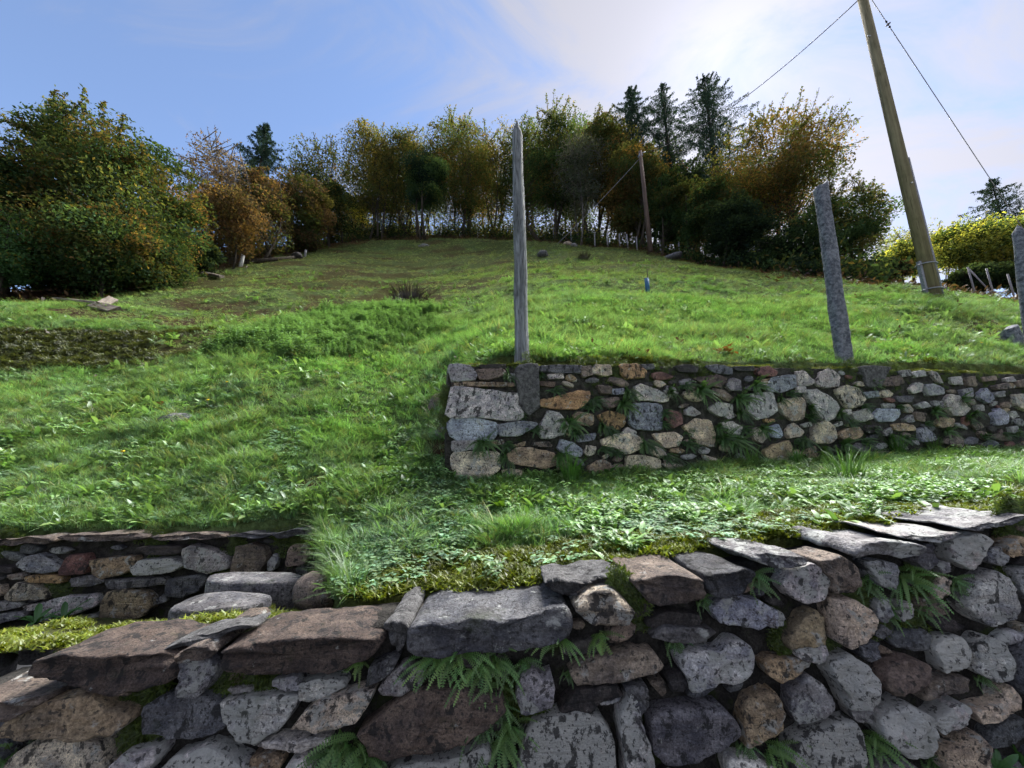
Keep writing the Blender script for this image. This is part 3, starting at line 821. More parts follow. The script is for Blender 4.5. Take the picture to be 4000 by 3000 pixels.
MID = parse('''
5G:190,170 210,140 330,148 385,210 370,250 215,260
5K:390,180 560,168 600,210 470,250 410,240
5D:410,145 590,140 580,165 430,170
5T:225,270 300,262 640,270 640,295 240,295
5L:190,500 230,300 290,310 440,330 690,360 700,520 600,535 400,510 220,515
5B:190,570 230,520 330,515 520,560 525,620 500,675 260,680 210,650
5B:545,570 690,550 820,560 780,600 680,650 570,650
5G:215,690 390,685 390,740 260,765 220,755
5P:215,830 230,775 530,770 540,890 420,970 240,960
5T:620,790 680,740 800,745 930,780 965,850 870,880 720,860 640,840
5P:575,900 630,885 720,900 720,945 590,940
5L:850,580 900,480 980,500 1035,580 1000,640 900,665 850,660
5T:490,690 570,675 590,710 500,715
5T:650,715 740,690 730,722 660,728
5K:790,700 900,690 930,730 800,725
5O:830,430 870,390 1010,360 1120,330 1190,340 1180,390 1120,450 990,455
5S:840,155 940,145 1130,150 1130,200 950,200 860,190
5L:900,210 1000,205 1010,240 910,245
5K:1130,160 1210,150 1220,210 1150,230
5P:1215,180 1240,145 1340,145 1350,210 1300,220 1220,200
5O:1420,145 1530,140 1590,190 1580,230 1460,240 1430,200
5S:1560,140 1650,138 1660,170 1600,175
5R:840,260 950,265 940,300 850,290
5R:1250,290 1350,300 1350,350 1280,345
5B:1340,320 1440,310 1440,350 1370,355
5K:1280,390 1400,375 1420,430 1350,450 1290,440
5L:1530,300 1570,285 1690,330 1750,380 1740,405 1540,390
5B:1480,540 1510,430 1600,420 1700,440 1700,600 1600,600 1520,590
5T:1080,510 1120,480 1220,500 1220,570 1120,570
5O:1265,510 1330,475 1440,500 1450,560 1400,600 1320,580
5M:1740,530 1780,470 1850,490 1865,560 1800,590
5L:1885,470 1920,440 1990,490 1940,510 1890,500
5L:2050,460 2120,410 2212,430 2212,490 2130,510
5P:1880,590 1970,535 2060,550 2090,640 2080,720 1980,700 1920,640
5B:1115,650 1240,630 1230,680 1120,695
5B:975,740 1000,680 1080,700 1140,750 1130,790 1050,800
5P:1160,770 1180,720 1245,730 1230,780 1190,795
5P:1290,680 1400,640 1500,640 1570,680 1550,740 1460,780 1400,740 1310,720
5L:1430,630 1470,590 1530,620 1520,642
5P:1660,640 1800,625 1860,660 1830,720 1740,730 1690,680
5P:1470,800 1570,790 1690,820 1690,880 1560,890 1470,880
5T:1190,870 1280,820 1340,850 1340,900 1200,915
5K:1345,880 1400,850 1460,870 1450,920 1360,910
5T:970,850 1020,830 1060,860 1030,890 970,890
5S:1080,830 1130,815 1160,860 1090,870
5D:1810,155 1880,140 1970,160 1950,200 1840,190
5S:2030,150 2130,140 2212,165 2212,210 2100,200
5R:1950,240 2080,220 2180,260 2120,300 2030,290
5T:870,515 900,500 930,530 880,545
6R:-20,210 60,240 30,290 -20,300
6G:60,290 90,240 150,250 160,330 90,320
6D:110,155 240,155 250,185 130,185
6M:265,170 350,155 410,190 400,225 290,220
6B:350,300 380,235 540,215 550,300 450,335 370,330
6T:310,250 375,240 365,290 325,285
6L:560,195 610,190 680,260 660,285 580,290
6L:710,270 740,195 800,175 865,230 855,295 740,300
6L:560,300 620,300 620,340 570,340
6L:215,400 260,350 380,350 410,470 370,500 270,530 215,470
6P:440,420 500,390 590,380 620,430 600,520 540,540 480,500
6L:640,330 700,330 800,380 850,450 810,520 750,540 700,470 640,380
6P:850,330 920,290 1000,320 1045,390 1010,430 930,450 890,390
6L:40,500 90,480 130,510 70,530
6L:20,560 90,550 160,590 140,640 60,630
6P:240,620 280,590 340,660 310,700 260,680
6B:365,590 430,570 460,640 440,665 380,655
6P:490,610 540,560 610,620 590,650 510,665
6L:600,570 660,550 675,580 620,590
6O:330,530 390,530 400,550 340,555
6P:675,610 700,570 770,550 820,590 840,660 800,695 690,695
6T:330,760 400,720 490,690 510,740 480,820 420,835 350,800
6T:600,770 690,725 705,800 660,820
6L:960,490 1060,455 1100,520 1040,545 980,540
6L:910,465 945,460 955,490 925,500
6B:1120,500 1160,460 1290,460 1300,500 1250,545 1150,545
6T:860,640 920,600 1000,590 1025,640 990,670 880,670
6L:830,570 880,545 890,570 850,585
6B:1040,340 1140,330 1145,370 1070,380
6P:1155,340 1210,320 1250,350 1230,370 1165,375
6R:1180,240 1300,220 1330,270 1280,290 1190,290
6G:1290,185 1370,180 1375,220 1310,230
6L:1390,195 1470,180 1490,220 1410,230
6L:1530,185 1570,200 1610,270 1570,260 1530,215
6L:1370,310 1420,270 1465,280 1455,330 1400,345
6G:1475,290 1530,280 1600,310 1600,350 1500,360
6S:1270,370 1390,365 1370,410 1290,410
6L:1420,430 1480,405 1520,440 1450,455
6G:1540,400 1610,405 1600,450 1550,440
6L:1625,400 1660,360 1720,370 1790,460 1740,500 1680,500 1640,450
6G:1660,235 1740,225 1755,280 1680,280
6K:1780,235 1840,225 1845,295 1790,290
6G:1740,320 1810,310 1815,370 1750,370
6B:1870,340 1910,310 1970,380 1930,415 1880,390
6K:1980,290 2070,270 2090,310 1990,320
6G:1980,340 2040,330 2040,370 1990,370
6P:2120,360 2212,355 2280,400 2212,470 2130,430
6B:1960,500 2010,455 2070,500 2060,560 1990,570
6L:2080,480 2120,475 2140,510 2100,530
6T:1570,560 1600,520 1690,530 1680,580 1600,590
6K:1820,570 1880,555 1900,590 1850,610
6B:1440,610 1470,590 1540,640 1550,680 1450,690
6K:1610,700 1680,625 1740,670 1740,730
6G:1330,530 1380,500 1395,550 1345,555
6G:1190,620 1240,590 1250,630 1200,650
6T:1255,570 1320,560 1400,580 1410,610 1280,615
6K:1110,770 1210,760 1210,790 1130,790
6K:1900,230 1990,220 2000,250 1910,260
6G:2050,240 2110,225 2130,260 2060,265
6K:2140,260 2230,240 2240,300 2150,300
6G:1180,420 1260,420 1260,450 1190,450
6G:1850,430 1900,430 1910,470 1860,470
6K:1420,480 1490,490 1480,545 1430,540
6G:2090,590 2140,580 2150,620 2100,630
6D:1050,580 1150,575 1160,630 1060,630
''')

def tops(rows, w): return [tuple(w.uv(*p)) for p in rows]
wn = Wall('near_stone_wall', 'dark lichen-spotted dry-stone wall in the foreground, topped by broad slabs', 1.50, 0.04, (0, 1.5, 0))
for code, poly in CAPS:
    big = (max(p[0] for p in poly) - min(p[0] for p in poly)) > 300
    wn.slab([wn.uv(*p) for p in poly], code, out=0.075, depth=(0.20 if poly[0][0] < 1200 else 0.30) if big else 0.25)
for code, poly in NEAR: wn.stone([wn.uv(*p) for p in poly], code, out=0.055, n=44)
NTOP = tops([(-260, 2760), (230, 2715), (262, 2600), (700, 2575), (1000, 2500), (1600, 2440), (2250, 2360), (2720, 2290), (2950, 2230), (3250, 2180), (3500, 2125), (3700, 2090), (3900, 2030), (4150, 2030), (4600, 2030)], wn)
wn.core(NTOP, 0.0, NTOP[0][0], NTOP[-1][0], 0.24, recess=0.018)
wn.fill(NTOP, 0.42, -2.25, 2.35, 85, 0.02, 0.075, 'GSKDDSKG')
wl = Wall('left_stone_wall', 'low stone wall with thin slab coping beside the stair passage on the left', 2.72, 0.0, (-2.2, 2.72, 0.4))
for code, poly in LCAPS: wl.slab([wl.uv(*p) for p in poly], code, out=0.07, depth=0.28)
for code, poly in LEFT: wl.stone([wl.uv(*p) for p in poly], code, out=0.045, n=26)
LTOP = tops([(-900, 2100), (0, 2112), (600, 2095), (1000, 2090), (1240, 2085)], wl)
wl.core(LTOP, EYE - 1.25, LTOP[0][0], LTOP[-1][0], 0.22)
wl.fill(LTOP, EYE - 1.1, -4.0, LTOP[-1][0], 40, 0.018, 0.06, 'GSKDDS')
wm = Wall('upper_stone_wall', 'long pale stone retaining wall with ferns in its joints below the meadow', MW_C, MW_M, (3.0, wall_y(3.0), 1.5))
wm.tint = 1.12
for code, poly in MID:
    wm.stone([wm.uv(*p) for p in poly], code, out=0.034, n=30, grow=1.13)
MTOP = tops([(1752, 1430), (2100, 1430), (2500, 1430), (3000, 1436), (3400, 1444), (3700, 1456), (4000, 1462), (4700, 1480)], wm)
wm.core(MTOP, EYE - 0.45, MTOP[0][0], MTOP[-1][0], 0.34, recess=0.008, mat=M_MORTAR2)
wm.fill(MTOP, EYE - 0.18, MTOP[0][0] + 0.02, 7.4, 125, 0.025, 0.10, 'GSKGTSKPDM')

def lump(wall, poly, out, name='mortar_fill', mat=None, n=28):
    o = wall.stone([wall.uv(*p) for p in poly], 'G', out=out, n=n, name=name, soft=0); o.data.materials[0] = mat or M_CONCRETE; return o
q5 = lambda pts: [(1650 + x / 1.8433, 1350 + y / 1.8433) for x, y in pts]
lump(wm, q5([(690, 150), (830, 150), (830, 300), (830, 440), (760, 500), (700, 440), (680, 300), (665, 210)]), 0.05)
q6 = lambda pts: [(2800 + x / 1.8433, 1350 + y / 1.8433) for x, y in pts]
lump(wm, q6([(1010, 160), (1110, 150), (1230, 165), (1180, 230), (1150, 300), (1060, 300), (1040, 220)]), 0.05)
q2 = lambda pts: [(1000 + x / 1.659, 2000 + y / 1.659) for x, y in pts]
o = wn.slab([wn.uv(*p) for p in q2([(850, 690), (930, 650), (1020, 680), (990, 800), (950, 870), (900, 800), (865, 760)])], 'G', out=0.045, depth=0.28, name='mortar_fill'); o.data.materials[0] = M_CONCRETE
q3 = lambda pts: [(2000 + x / 1.659, 2000 + y / 1.659) for x, y in pts]
o = wn.slab([wn.uv(*p) for p in q3([(190, 470), (330, 440), (440, 470), (700, 400), (740, 420), (700, 480), (600, 500), (420, 540), (300, 520)])], 'G', out=-0.06, depth=0.24, name='mortar_bed'); o.data.materials[0] = M_CONCRETE
o = wn.slab([wn.uv(*p) for p in [(640, 2520), (760, 2478), (1000, 2428), (1010, 2446), (780, 2505)]], 'G', out=0.03, depth=0.10, name='mortar_bed'); o.data.materials[0] = M_CONCRETE

# stones of the steps behind the near wall
def step_slab(name, corners, thick, code, label):
    C = np.mean(corners, 0); P = resample(chaikin([np.array(c[:2]) for c in corners], 2), 30); z0 = C[2]
    V, F = [], []; n = 30; sx = random.uniform(0, 30)
    for sc, dz in ((0.96, -thick), (1.0, -thick * .6), (1.0, -0.012), (0.97, 0), (0.7, 0.004), (0.35, 0.005)):
        for p in P:
            q = C[:2] + (p - C[:2]) * sc
            V.append((q[0], q[1], z0 + dz + 0.012 * noise.noise(Vector((q[0] * 8 + sx, q[1] * 8, 1)))))
    V.append((C[0], C[1], z0 + 0.004))
    for k in range(5):
        for i in range(n): F.append((k * n + i, k * n + (i + 1) % n, (k + 1) * n + (i + 1) % n, (k + 1) * n + i))
    for i in range(n): F.append((5 * n + i, 5 * n + (i + 1) % n, 6 * n))
    base = Vector((C[0], C[1], z0 - thick))
    V = [Vector(v) - base for v in V]
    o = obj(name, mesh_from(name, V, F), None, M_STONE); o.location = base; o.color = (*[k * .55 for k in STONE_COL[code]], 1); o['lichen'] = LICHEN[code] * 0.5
    return tag(o, label, 'step')
step_slab('stone_step', [at(600, 2392, 1.86), at(1010, 2350, 1.93), at(1090, 2318, 2.12), at(790, 2322, 2.14)], 0.16, 'G', 'grey stone step slab just behind the broad left coping slab')
step_slab('stone_step', [at(785, 2288, 2.17), at(1185, 2262, 2.20), at(1200, 2232, 2.38), at(830, 2240, 2.40)], 0.14, 'G', 'upper grey stone step slab below the end of the low left wall')
step_slab('stone_step', [at(75, 2500, 2.05), at(215, 2500, 2.05), at(225, 2478, 2.16), at(100, 2480, 2.16)], 0.10, 'S', 'small flat slate slab lying in the moss at the foot of the stair')
step_slab('stone_step', [at(-200, 2640, 1.80), at(40, 2600, 1.86), at(95, 2545, 2.02), at(-200, 2545, 2.02)], 0.14, 'S', 'flat grey slab at the left frame edge above moss')

def boulder(name, c, r, code, label, squash=(1, 1, .7), cat='rock', seed=0, lich=None, flat=0.0):
    V, F = [], []; nu, nv = 14, 9
    for j in range(nv + 1):
        th = math.pi * j / nv
        for i in range(nu):
            ph = 2 * math.pi * i / nu
            d = Vector((math.sin(th) * math.cos(ph), math.sin(th) * math.sin(ph), math.cos(th)))
            k = 1 + 0.28 * noise.noise(d * 1.6 + Vector((seed * 7.3, 0, 0))) + 0.10 * noise.noise(d * 4 + Vector((seed, 3, 0)))
            V.append((d.x * r * squash[0] * k, d.y * r * squash[1] * k, d.z * r * squash[2] * k))
    for j in range(nv):
        for i in range(nu): F.append((j * nu + i, (j + 1) * nu + i, (j + 1) * nu + (i + 1) % nu, j * nu + (i + 1) % nu))
    o = obj(name, mesh_from(name, V, F), None, M_STONE); o.location = c; o.rotation_euler.z = seed * 1.3
    o.color = (*STONE_COL[code], 1); o['lichen'] = LICHEN[code] if lich is None else lich
    return tag(o, label, cat)
p = at(1255, 2290, 2.08); boulder('boulder', (p[0], p[1], p[2] - 0.02), 0.15, 'K', 'rounded brown boulder at the top of the little steps beside grass', (1.0, .8, .62), seed=2)
p = hit(1705, 1590); boulder('boulder', (p[0] + .03, p[1], p[2] + 0.02), 0.13, 'K', 'brown stone poking from the bank left of the upper wall end', (1.1, .8, .9), seed=3)
p = hit(1730, 1690); boulder('boulder', (p[0], p[1], p[2]), 0.09, 'G', 'small grey stone in the bank below the brown one at the wall end', (1, .8, .8), seed=4)
p = hit(690, 1645); boulder('boulder', (p[0], p[1], p[2] + 0.01), 0.16, 'S', 'flat dark stone lying in the grass on the left slope', (1.1, .8, .5), seed=5)
p = hit(2120, 1000); boulder('boulder', (p[0], p[1], p[2] + .03), 0.40, 'S', 'grey boulder in the meadow right of the grey wooden post', (1.2, .8, .55), seed=6)
p = hit(2215, 957); boulder('boulder', (p[0], p[1], p[2] + .05), 0.30, 'T', 'pale boulder at the foot of the guy wire on the crest', (1.1, .8, .6), seed=7)
p = hit(2243, 962); boulder('boulder', (p[0], p[1], p[2] + .03), 0.26, 'G', 'pale flat rock right of the boulder at the guy wire foot', (1.2, .8, .5), seed=8)
p = hit(2620, 1012); boulder('boulder', (p[0], p[1], p[2] + .05), 0.42, 'S', 'dark low rock in the grass right of the far pole foot', (1.7, .8, .5), seed=9)
p = hit(2842, 1003); boulder('boulder', (p[0], p[1], p[2] + .15), 0.42, 'T', 'mossy boulder on the grassy knoll before the dark trees', (1.1, .8, .9), seed=10)
p = hit(2915, 1030); boulder('boulder', (p[0], p[1], p[2] + .05), 0.25, 'L', 'small pale rock downhill of the mossy boulder on the knoll', (1.3, .8, .6), seed=11)
p = hit(1655, 963); boulder('boulder', (p[0], p[1], p[2] + .03), 0.30, 'G', 'pale rock in the upper meadow below the white tree guards', (1.5, .8, .5), seed=12)
# ------------------------------------------------------------------ trees
PAL = {'chestnut': [((.070, .080, .028), 4), ((.092, .072, .028), 3), ((.150, .090, .034), 1.3), ((.048, .070, .028), 4), ((.17, .135, .042), 1)],
       'olive': [((.062, .078, .028), 4), ((.078, .074, .028), 3), ((.115, .088, .032), 2), ((.042, .058, .026), 3)],
       'gold': [((.130, .108, .034), 4), ((.105, .080, .030), 3), ((.076, .078, .028), 4), ((.20, .155, .040), 1)],
       'orange': [((.115, .074, .032), 4), ((.095, .064, .030), 3), ((.078, .066, .028), 3), ((.175, .110, .034), 1)],
       'yellow': [((.36, .31, .04), 4), ((.26, .25, .04), 3), ((.15, .17, .04), 2)],  # backlight through the leaves is put into this bright yellow
       'green': [((.040, .070, .030), 4), ((.052, .088, .034), 3), ((.030, .052, .026), 3), ((.085, .105, .036), 1)],
       'bright': [((.062, .120, .046), 4), ((.080, .150, .058), 3), ((.045, .085, .038), 3), ((.15, .14, .04), 1)],
       'dark': [((.022, .036, .020), 4), ((.030, .048, .024), 3), ((.016, .026, .018), 3)],
       'brown': [((.100, .068, .042), 4), ((.074, .055, .036), 3), ((.130, .076, .038), 2), ((.058, .058, .032), 2)],
       'purple': [((.105, .082, .076), 3), ((.125, .086, .066), 3), ((.088, .074, .068), 3), ((.155, .092, .052), 1)],
       'grey': [((.075, .085, .068), 3), ((.060, .074, .052), 3), ((.10, .096, .082), 2)],
       'spruce': [((.022, .042, .030), 4), ((.032, .055, .038), 3), ((.018, .032, .026), 3)],
       'lime': [((.21, .225, .055), 4), ((.15, .185, .055), 3), ((.27, .25, .06), 2), ((.08, .11, .04), 3)],
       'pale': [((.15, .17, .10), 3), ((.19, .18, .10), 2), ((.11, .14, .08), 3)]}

def leaves_mesh(name, C, size, cols, up=0.5, aspect=0.55, droop=0.0):
    """one folded leaf (two triangles joined along the midrib) per point"""
    n = len(C)
    nrm = rng.normal(size=(n, 3)); nrm[:, 2] = np.abs(nrm[:, 2]) * (0.5 + up) + up * 0.4
    nrm /= np.linalg.norm(nrm, axis=1)[:, None]
    t = rng.normal(size=(n, 3)); t[:, 2] -= droop
    t -= nrm * (t * nrm).sum(1)[:, None]; t /= np.linalg.norm(t, axis=1)[:, None]
    b = np.cross(nrm, t)
    s = (size * rng.uniform(0.65, 1.35, n))[:, None]
    V = np.empty((n, 4, 3))
    V[:, 0] = C - t * s * 0.5; V[:, 2] = C + t * s * 0.5
    V[:, 1] = C + b * s * aspect * 0.5 + nrm * s * 0.10; V[:, 3] = C - b * s * aspect * 0.5 + nrm * s * 0.10
    q = np.arange(n * 4).reshape(n, 4)
    return mesh_np(name, V.reshape(-1, 3), q, cols)

def pick(pal, n, clump=None):
    cs = np.array([c for c, _ in PAL[pal]]); w = np.array([k for _, k in PAL[pal]], float); w /= w.sum()
    return cs[rng.choice(len(cs), n, p=w)]

def branch_path(a, b, sag=0.1, k=4):
    a, b = Vector(a), Vector(b); L = (b - a).length; out = []
    off = Vector(rng.normal(size=3)) * L * 0.06
    for i in range(k + 1):
        t = i / k; p = a.lerp(b, t); s = math.sin(math.pi * t)
        out.append(p + off * s + Vector((0, 0, L * sag * s)))
    return out

def broad_tree(label, px, Y, top, hw, bot, pal, n_leaf, leaf, cx=None, trunks=1, pal2=None, p2=0.3, name='broadleaf_tree', clumps=70, flat=1.0, bark=None,
               trunk_r=0.16, spread=0.8, cat='tree', group=None, sprays=40, hollow=0.35, sparse_top=0.0, twig=1.0, yoff=0.0, cl=1.0):
    """crown measured in the photo (centre column, top and bottom row, half width) at distance Y; a grown skeleton with leaf clumps on it"""
    cx = px if cx is None else cx
    n_leaf, leaf = (int(n_leaf * 2.7), leaf * .86) if Y > 24 else ((int(n_leaf * 1.9), leaf * .76) if Y > 15 else (int(n_leaf * 2.3), leaf * .62))
    r = ray(px, 1100); X = r[0] / r[1] * Y; base = np.array([X, Y, gz(X, Y) - 0.15])
    tz = at(cx, top, Y); bz = at(cx, bot, Y); mid = at(cx, (top + bot) / 2, Y)
    W = abs(at(cx + hw, (top + bot) / 2, Y)[0] - mid[0]); H = (tz[2] - max(bz[2], base[2] + 0.1)) / 2
    cc = np.array([mid[0], Y + yoff, tz[2] - H])
    D = W * flat
    root = tag(empty(name, base), label, cat, group); b0 = Vector(base)
    # clump centres: pushed out towards the crown's surface, uneven outline
    u = rng.normal(size=(clumps, 3)); u /= np.linalg.norm(u, axis=1)[:, None]
    rad = rng.uniform(hollow, 1.0, clumps) ** 0.55 * rng.uniform(0.82, 1.06, clumps)
    sq = np.where(u[:, 2] < 0, 0.95, 1.0)
    cen = cc + u * rad[:, None] * np.array([W, D, H]) * 0.86 * sq[:, None]
    cen[:, 2] = np.maximum(cen[:, 2], base[2] + 0.25)
    # skeleton
    parts = []
    tops_ = []
    for k in range(trunks):
        off = np.array([rng.uniform(-1, 1), rng.uniform(-1, 1), 0]) * (0.0 if trunks == 1 else W * 0.55)
        p0 = base + off; p0[2] = gz(p0[0], p0[1]) - 0.1
        end = cc + np.array([rng.uniform(-.16, .16) * W + off[0] * 0.9 + (base[0] - cc[0]) * (0.6 if trunks > 1 else 0), rng.uniform(-.25, .25) * D, H * rng.uniform(0.3, 0.75)])
        path = branch_path(p0, end, 0.0, 6); rr = trunk_r * rng.uniform(0.7, 1.1)
        parts.append(tube(path, [rr * (1.15 if i == 0 else 1 - 0.78 * i / 6) for i in range(7)], 7, 0.15)); tops_.append(path)
    for i in range(clumps):
        path = tops_[i % trunks]; t = min(max((cen[i, 2] - 0.30 * H - base[2]) / max(path[-1].z - base[2], .1), 0.12), 0.95)
        j = t * 6; a = path[int(j)].lerp(path[min(int(j) + 1, 6)], j - int(j))
        rr = trunk_r * 0.26 * (1.1 - t * 0.6)
        parts.append(tube(branch_path(a, cen[i], 0.06, 4), [rr, rr * .8, rr * .6, rr * .4, rr * .22], 4, 0.1, False))
    # leaves
    per = n_leaf // (clumps + max(1, sprays // 3)); rc = 0.36 * (W * D * H) ** (1 / 3) * (70 / clumps) ** (1 / 3) * cl
    P, Cc = [], []
    for i in range(clumps):
        m = int(per * rng.uniform(0.5, 1.5))
        if sparse_top and cen[i, 2] > cc[2] + H * 0.15: m = int(m * (1 - sparse_top))
        q = rng.normal(size=(m, 3)); q *= np.minimum(1, 1.75 / np.linalg.norm(q, axis=1))[:, None]; q = q * np.array([1.05, 1.05, 0.62]) * rc * rng.uniform(0.55, 1.15) * 0.62
        q[:, 2] -= 0.25 * np.abs(q[:, 0]) + 0.1 * np.abs(q[:, 1])
        P.append(cen[i] + q)
        use2 = pal2 and rng.random() < p2
        two = pick(pal2 if use2 else pal, 2); c = two[(rng.random(m) < .35).astype(int)] * rng.uniform(0.55, 1.35); c[rng.random(m) < .08] = pick(pal, 1)[0]; Cc.append(c)
    for k in range(int(sprays * (.4 if Y > 24 else .6))):                   # twigs that break the outline
        v = rng.normal(size=3); v[2] = abs(v[2]) * 1.1; v /= np.linalg.norm(v)
        e = cc + v * np.array([W, D, H]) * rng.uniform(0.94, 1.05) + rng.normal(size=3) * 0.05 * W
        e[2] = max(e[2], base[2] + 0.3); a = cen[np.argsort(((cen - e) ** 2).sum(1))[rng.integers(0, 5)]]; a = a + (e - a) * rng.uniform(0, .3)
        parts.append(tube([a, (a + e) / 2 + rng.normal(size=3) * 0.03, e], [0.022 * twig, 0.015 * twig, 0.008 * twig], 3, 0, False))
        m = max(5, per // 7); t = rng.uniform(.15, 1.0, m)[:, None]
        P.append(a + (e - a) * t + rng.normal(size=(m, 3)) * leaf * 0.4); Cc.append(pick('olive' if pal in ('chestnut', 'green', 'gold', 'orange') else pal, m) * rng.uniform(0.75, 1.15))
    P = np.vstack(P); Cc = np.vstack(Cc) * rng.uniform(0.8, 1.2, (len(P), 1))
    g = ground_z(P[:, 0], P[:, 1]) + 0.05; ok = P[:, 2] > g; P, Cc = P[ok], Cc[ok]
    V, F = join(parts)
    obj('trunk', mesh_from('trunk', [Vector(v) - b0 for v in V], F), root, bark or M_BARK)
    obj('crown', leaves_mesh('crown', P - base, leaf, Cc, 0.5, 0.5, 0.3), root, M_LEAF, False)
    return root

def spruce(label, px, Y, top, hw, pal='spruce', dens=1.0, bare=0.0, name='spruce_tree', lean=0.0, whorl=0.62, cone=4.2):
    r = ray(px, 1050); X = r[0] / r[1] * Y
    t = at(px, top, Y); X = t[0]; base = np.array([X, Y, gz(X, Y) - 0.15]); H = t[2] - base[2]
    Rm = abs(at(px + hw, top + 250, Y)[0] - at(px, top + 250, Y)[0])
    root = tag(empty(name, base), label, 'tree'); parts = [tube([(0, 0, 0), (0, 0, H * .5), (lean, 0, H)], [H * .018, H * .011, 0.015], 8, 0.1)]
    P, Cc = [], []
    z = H * (0.05 + bare)
    while z < H - 0.1:
        k = 1 - z / H; n = 5 if k < .12 else 6
        for i in range(n):
            if rng.random() < 0.12: continue
            an = 2 * math.pi * (i + rng.uniform(-.3, .3)) / n + z * 2
            L = Rm * 1.15 * min(1.0, (k * cone) ** 0.8) * rng.uniform(0.55, 1.12)
            pts = []
            for s in np.linspace(0, 1, 6):
                pts.append(Vector((math.cos(an) * L * s, math.sin(an) * L * s, z + L * (0.10 * s - 0.42 * s * s + 0.24 * s ** 3 + (0.25 * (1 - k) * s)))))
            parts.append(tube(pts, [0.032 * (1 - .85 * s) * (0.4 + k) + 0.004 for s in np.linspace(0, 1, 6)], 4, 0, False))
            m = int(105 * dens * (0.3 + L / 2.2)); s = rng.uniform(0.06, 1.03, m); ii = np.clip((s * 5).astype(int), 0, 4); fr = s * 5 - ii
            A = np.array(pts); p = A[ii] * (1 - fr)[:, None] + A[ii + 1] * fr[:, None]
            side = np.array([-math.sin(an), math.cos(an), 0]); w = rng.uniform(-1, 1, m) * 0.17 * L * (1.08 - s)
            p = p + side * w[:, None] + rng.normal(size=(m, 3)) * 0.035; p[:, 2] -= rng.exponential(0.10, m) * (0.6 + L * .22) + np.abs(w) * 0.25
            P.append(p); Cc.append(pick(pal, m) * rng.uniform(.75, 1.25))
        z += whorl * rng.uniform(.8, 1.2) * (0.55 + 0.6 * k)
    m = 60; P.append(np.stack([rng.normal(0, .05, m), rng.normal(0, .05, m), H - rng.uniform(0, .7, m)], 1)); Cc.append(pick(pal, m))
    P = np.vstack(P); Cc = np.vstack(Cc) * rng.uniform(.75, 1.25, (len(P), 1))
    V, F = join(parts)
    obj('trunk', mesh_from('trunk', V, F), root, M_BARK)
    obj('crown', leaves_mesh('crown', P, 0.19, Cc, 0.1, 0.26, 1.3), root, M_NEEDLE, False)
    return root

B = broad_tree
# left edge of the meadow
B('big rounded autumn chestnut at the left with orange and olive leaves', 330, 12.8, 490, 310, 1120, 'chestnut', 26000, 0.20, cx=450, pal2='green', p2=.5, clumps=95, trunk_r=.2, sprays=70, trunks=2)
B('green leafy tree cut by the left frame edge', 40, 11.2, 570, 225, 1150, 'green', 17000, 0.19, cx=20, pal2='chestnut', p2=.35, clumps=85, trunk_r=.17, sprays=50)
B('thin wispy dark-leaved tree rising above the big chestnut', 250, 16, 400, 110, 760, 'grey', 2200, 0.22, cx=225, clumps=45, trunk_r=.10, sprays=60, bark=M_BARK, hollow=.1)
B('bright green bush low at the left frame edge', 0, 9.9, 830, 150, 1120, 'bright', 7000, 0.15, cx=10, clumps=45, trunk_r=.07, name='leafy_bush', cat='bush', sprays=30)
B('orange and green mixed bush under the big chestnut', 420, 11.4, 800, 220, 1160, 'chestnut', 12000, 0.17, cx=400, pal2='green', p2=.5, clumps=70, trunk_r=.08, name='leafy_bush', cat='bush', sprays=40)
B('shady green bush low between the left trees', 230, 12.2, 960, 230, 1180, 'green', 9000, 0.17, pal2='dark', p2=.5, clumps=55, trunk_r=.06, name='leafy_bush', cat='bush', trunks=2)
B('dark thicket at the right foot of the big chestnut', 730, 16.5, 900, 110, 1075, 'dark', 7000, 0.18, pal2='chestnut', p2=.4, clumps=45, trunk_r=.06, name='leafy_bush', cat='bush', trunks=2)
B('low dark green bush at the foot of the big chestnut', 600, 13.2, 930, 150, 1110, 'green', 7000, 0.17, pal2='chestnut', p2=.3, clumps=40, trunk_r=.06, name='leafy_bush', cat='bush')
B('half-bare reddish tree right of the big chestnut', 830, 19.5, 520, 130, 960, 'purple', 5000, 0.17, clumps=80, trunk_r=.13, sprays=110, bark=M_BARKG, hollow=.1, trunks=3, twig=1.6)
B('brown-leaved thicket at the foot of the reddish tree', 860, 18.5, 720, 150, 1035, 'brown', 9000, 0.19, pal2='orange', p2=.35, clumps=60, trunk_r=.07, name='leafy_bush', cat='bush', trunks=2)
B('rust-brown bush in front of the dark spruce on the left', 1010, 21.5, 660, 120, 1010, 'brown', 9500, 0.20, pal2='olive', p2=.45, clumps=60, trunk_r=.08, name='leafy_bush', cat='bush', trunks=2)
spruce('narrow blue-green spruce among the brown trees on the left', 1043, 25, 480, 120, dens=1.5, cone=2.0, whorl=.5)
B('slender tree with thin olive top right of the left spruce', 1240, 28, 530, 125, 930, 'olive', 6500, 0.22, pal2='chestnut', p2=.4, clumps=70, trunk_r=.14, sprays=90, trunks=2, sparse_top=.45, twig=1.6)
B('warm brown bush at the left end of the crest', 1170, 25, 690, 115, 985, 'brown', 8500, 0.21, pal2='olive', p2=.4, clumps=50, trunk_r=.08, name='leafy_bush', cat='bush', trunks=2)
B('dark olive bush before the glowing yellow leaves', 1290, 29, 690, 80, 950, 'olive', 5500, 0.22, pal2='dark', p2=.4, clumps=40, trunk_r=.08, name='leafy_bush', cat='bush', trunks=2)
B('glowing yellow bush between the trunks on the crest', 1380, 37, 760, 62, 925, 'yellow', 4200, 0.22, clumps=36, trunk_r=.07, name='leafy_bush', cat='bush')
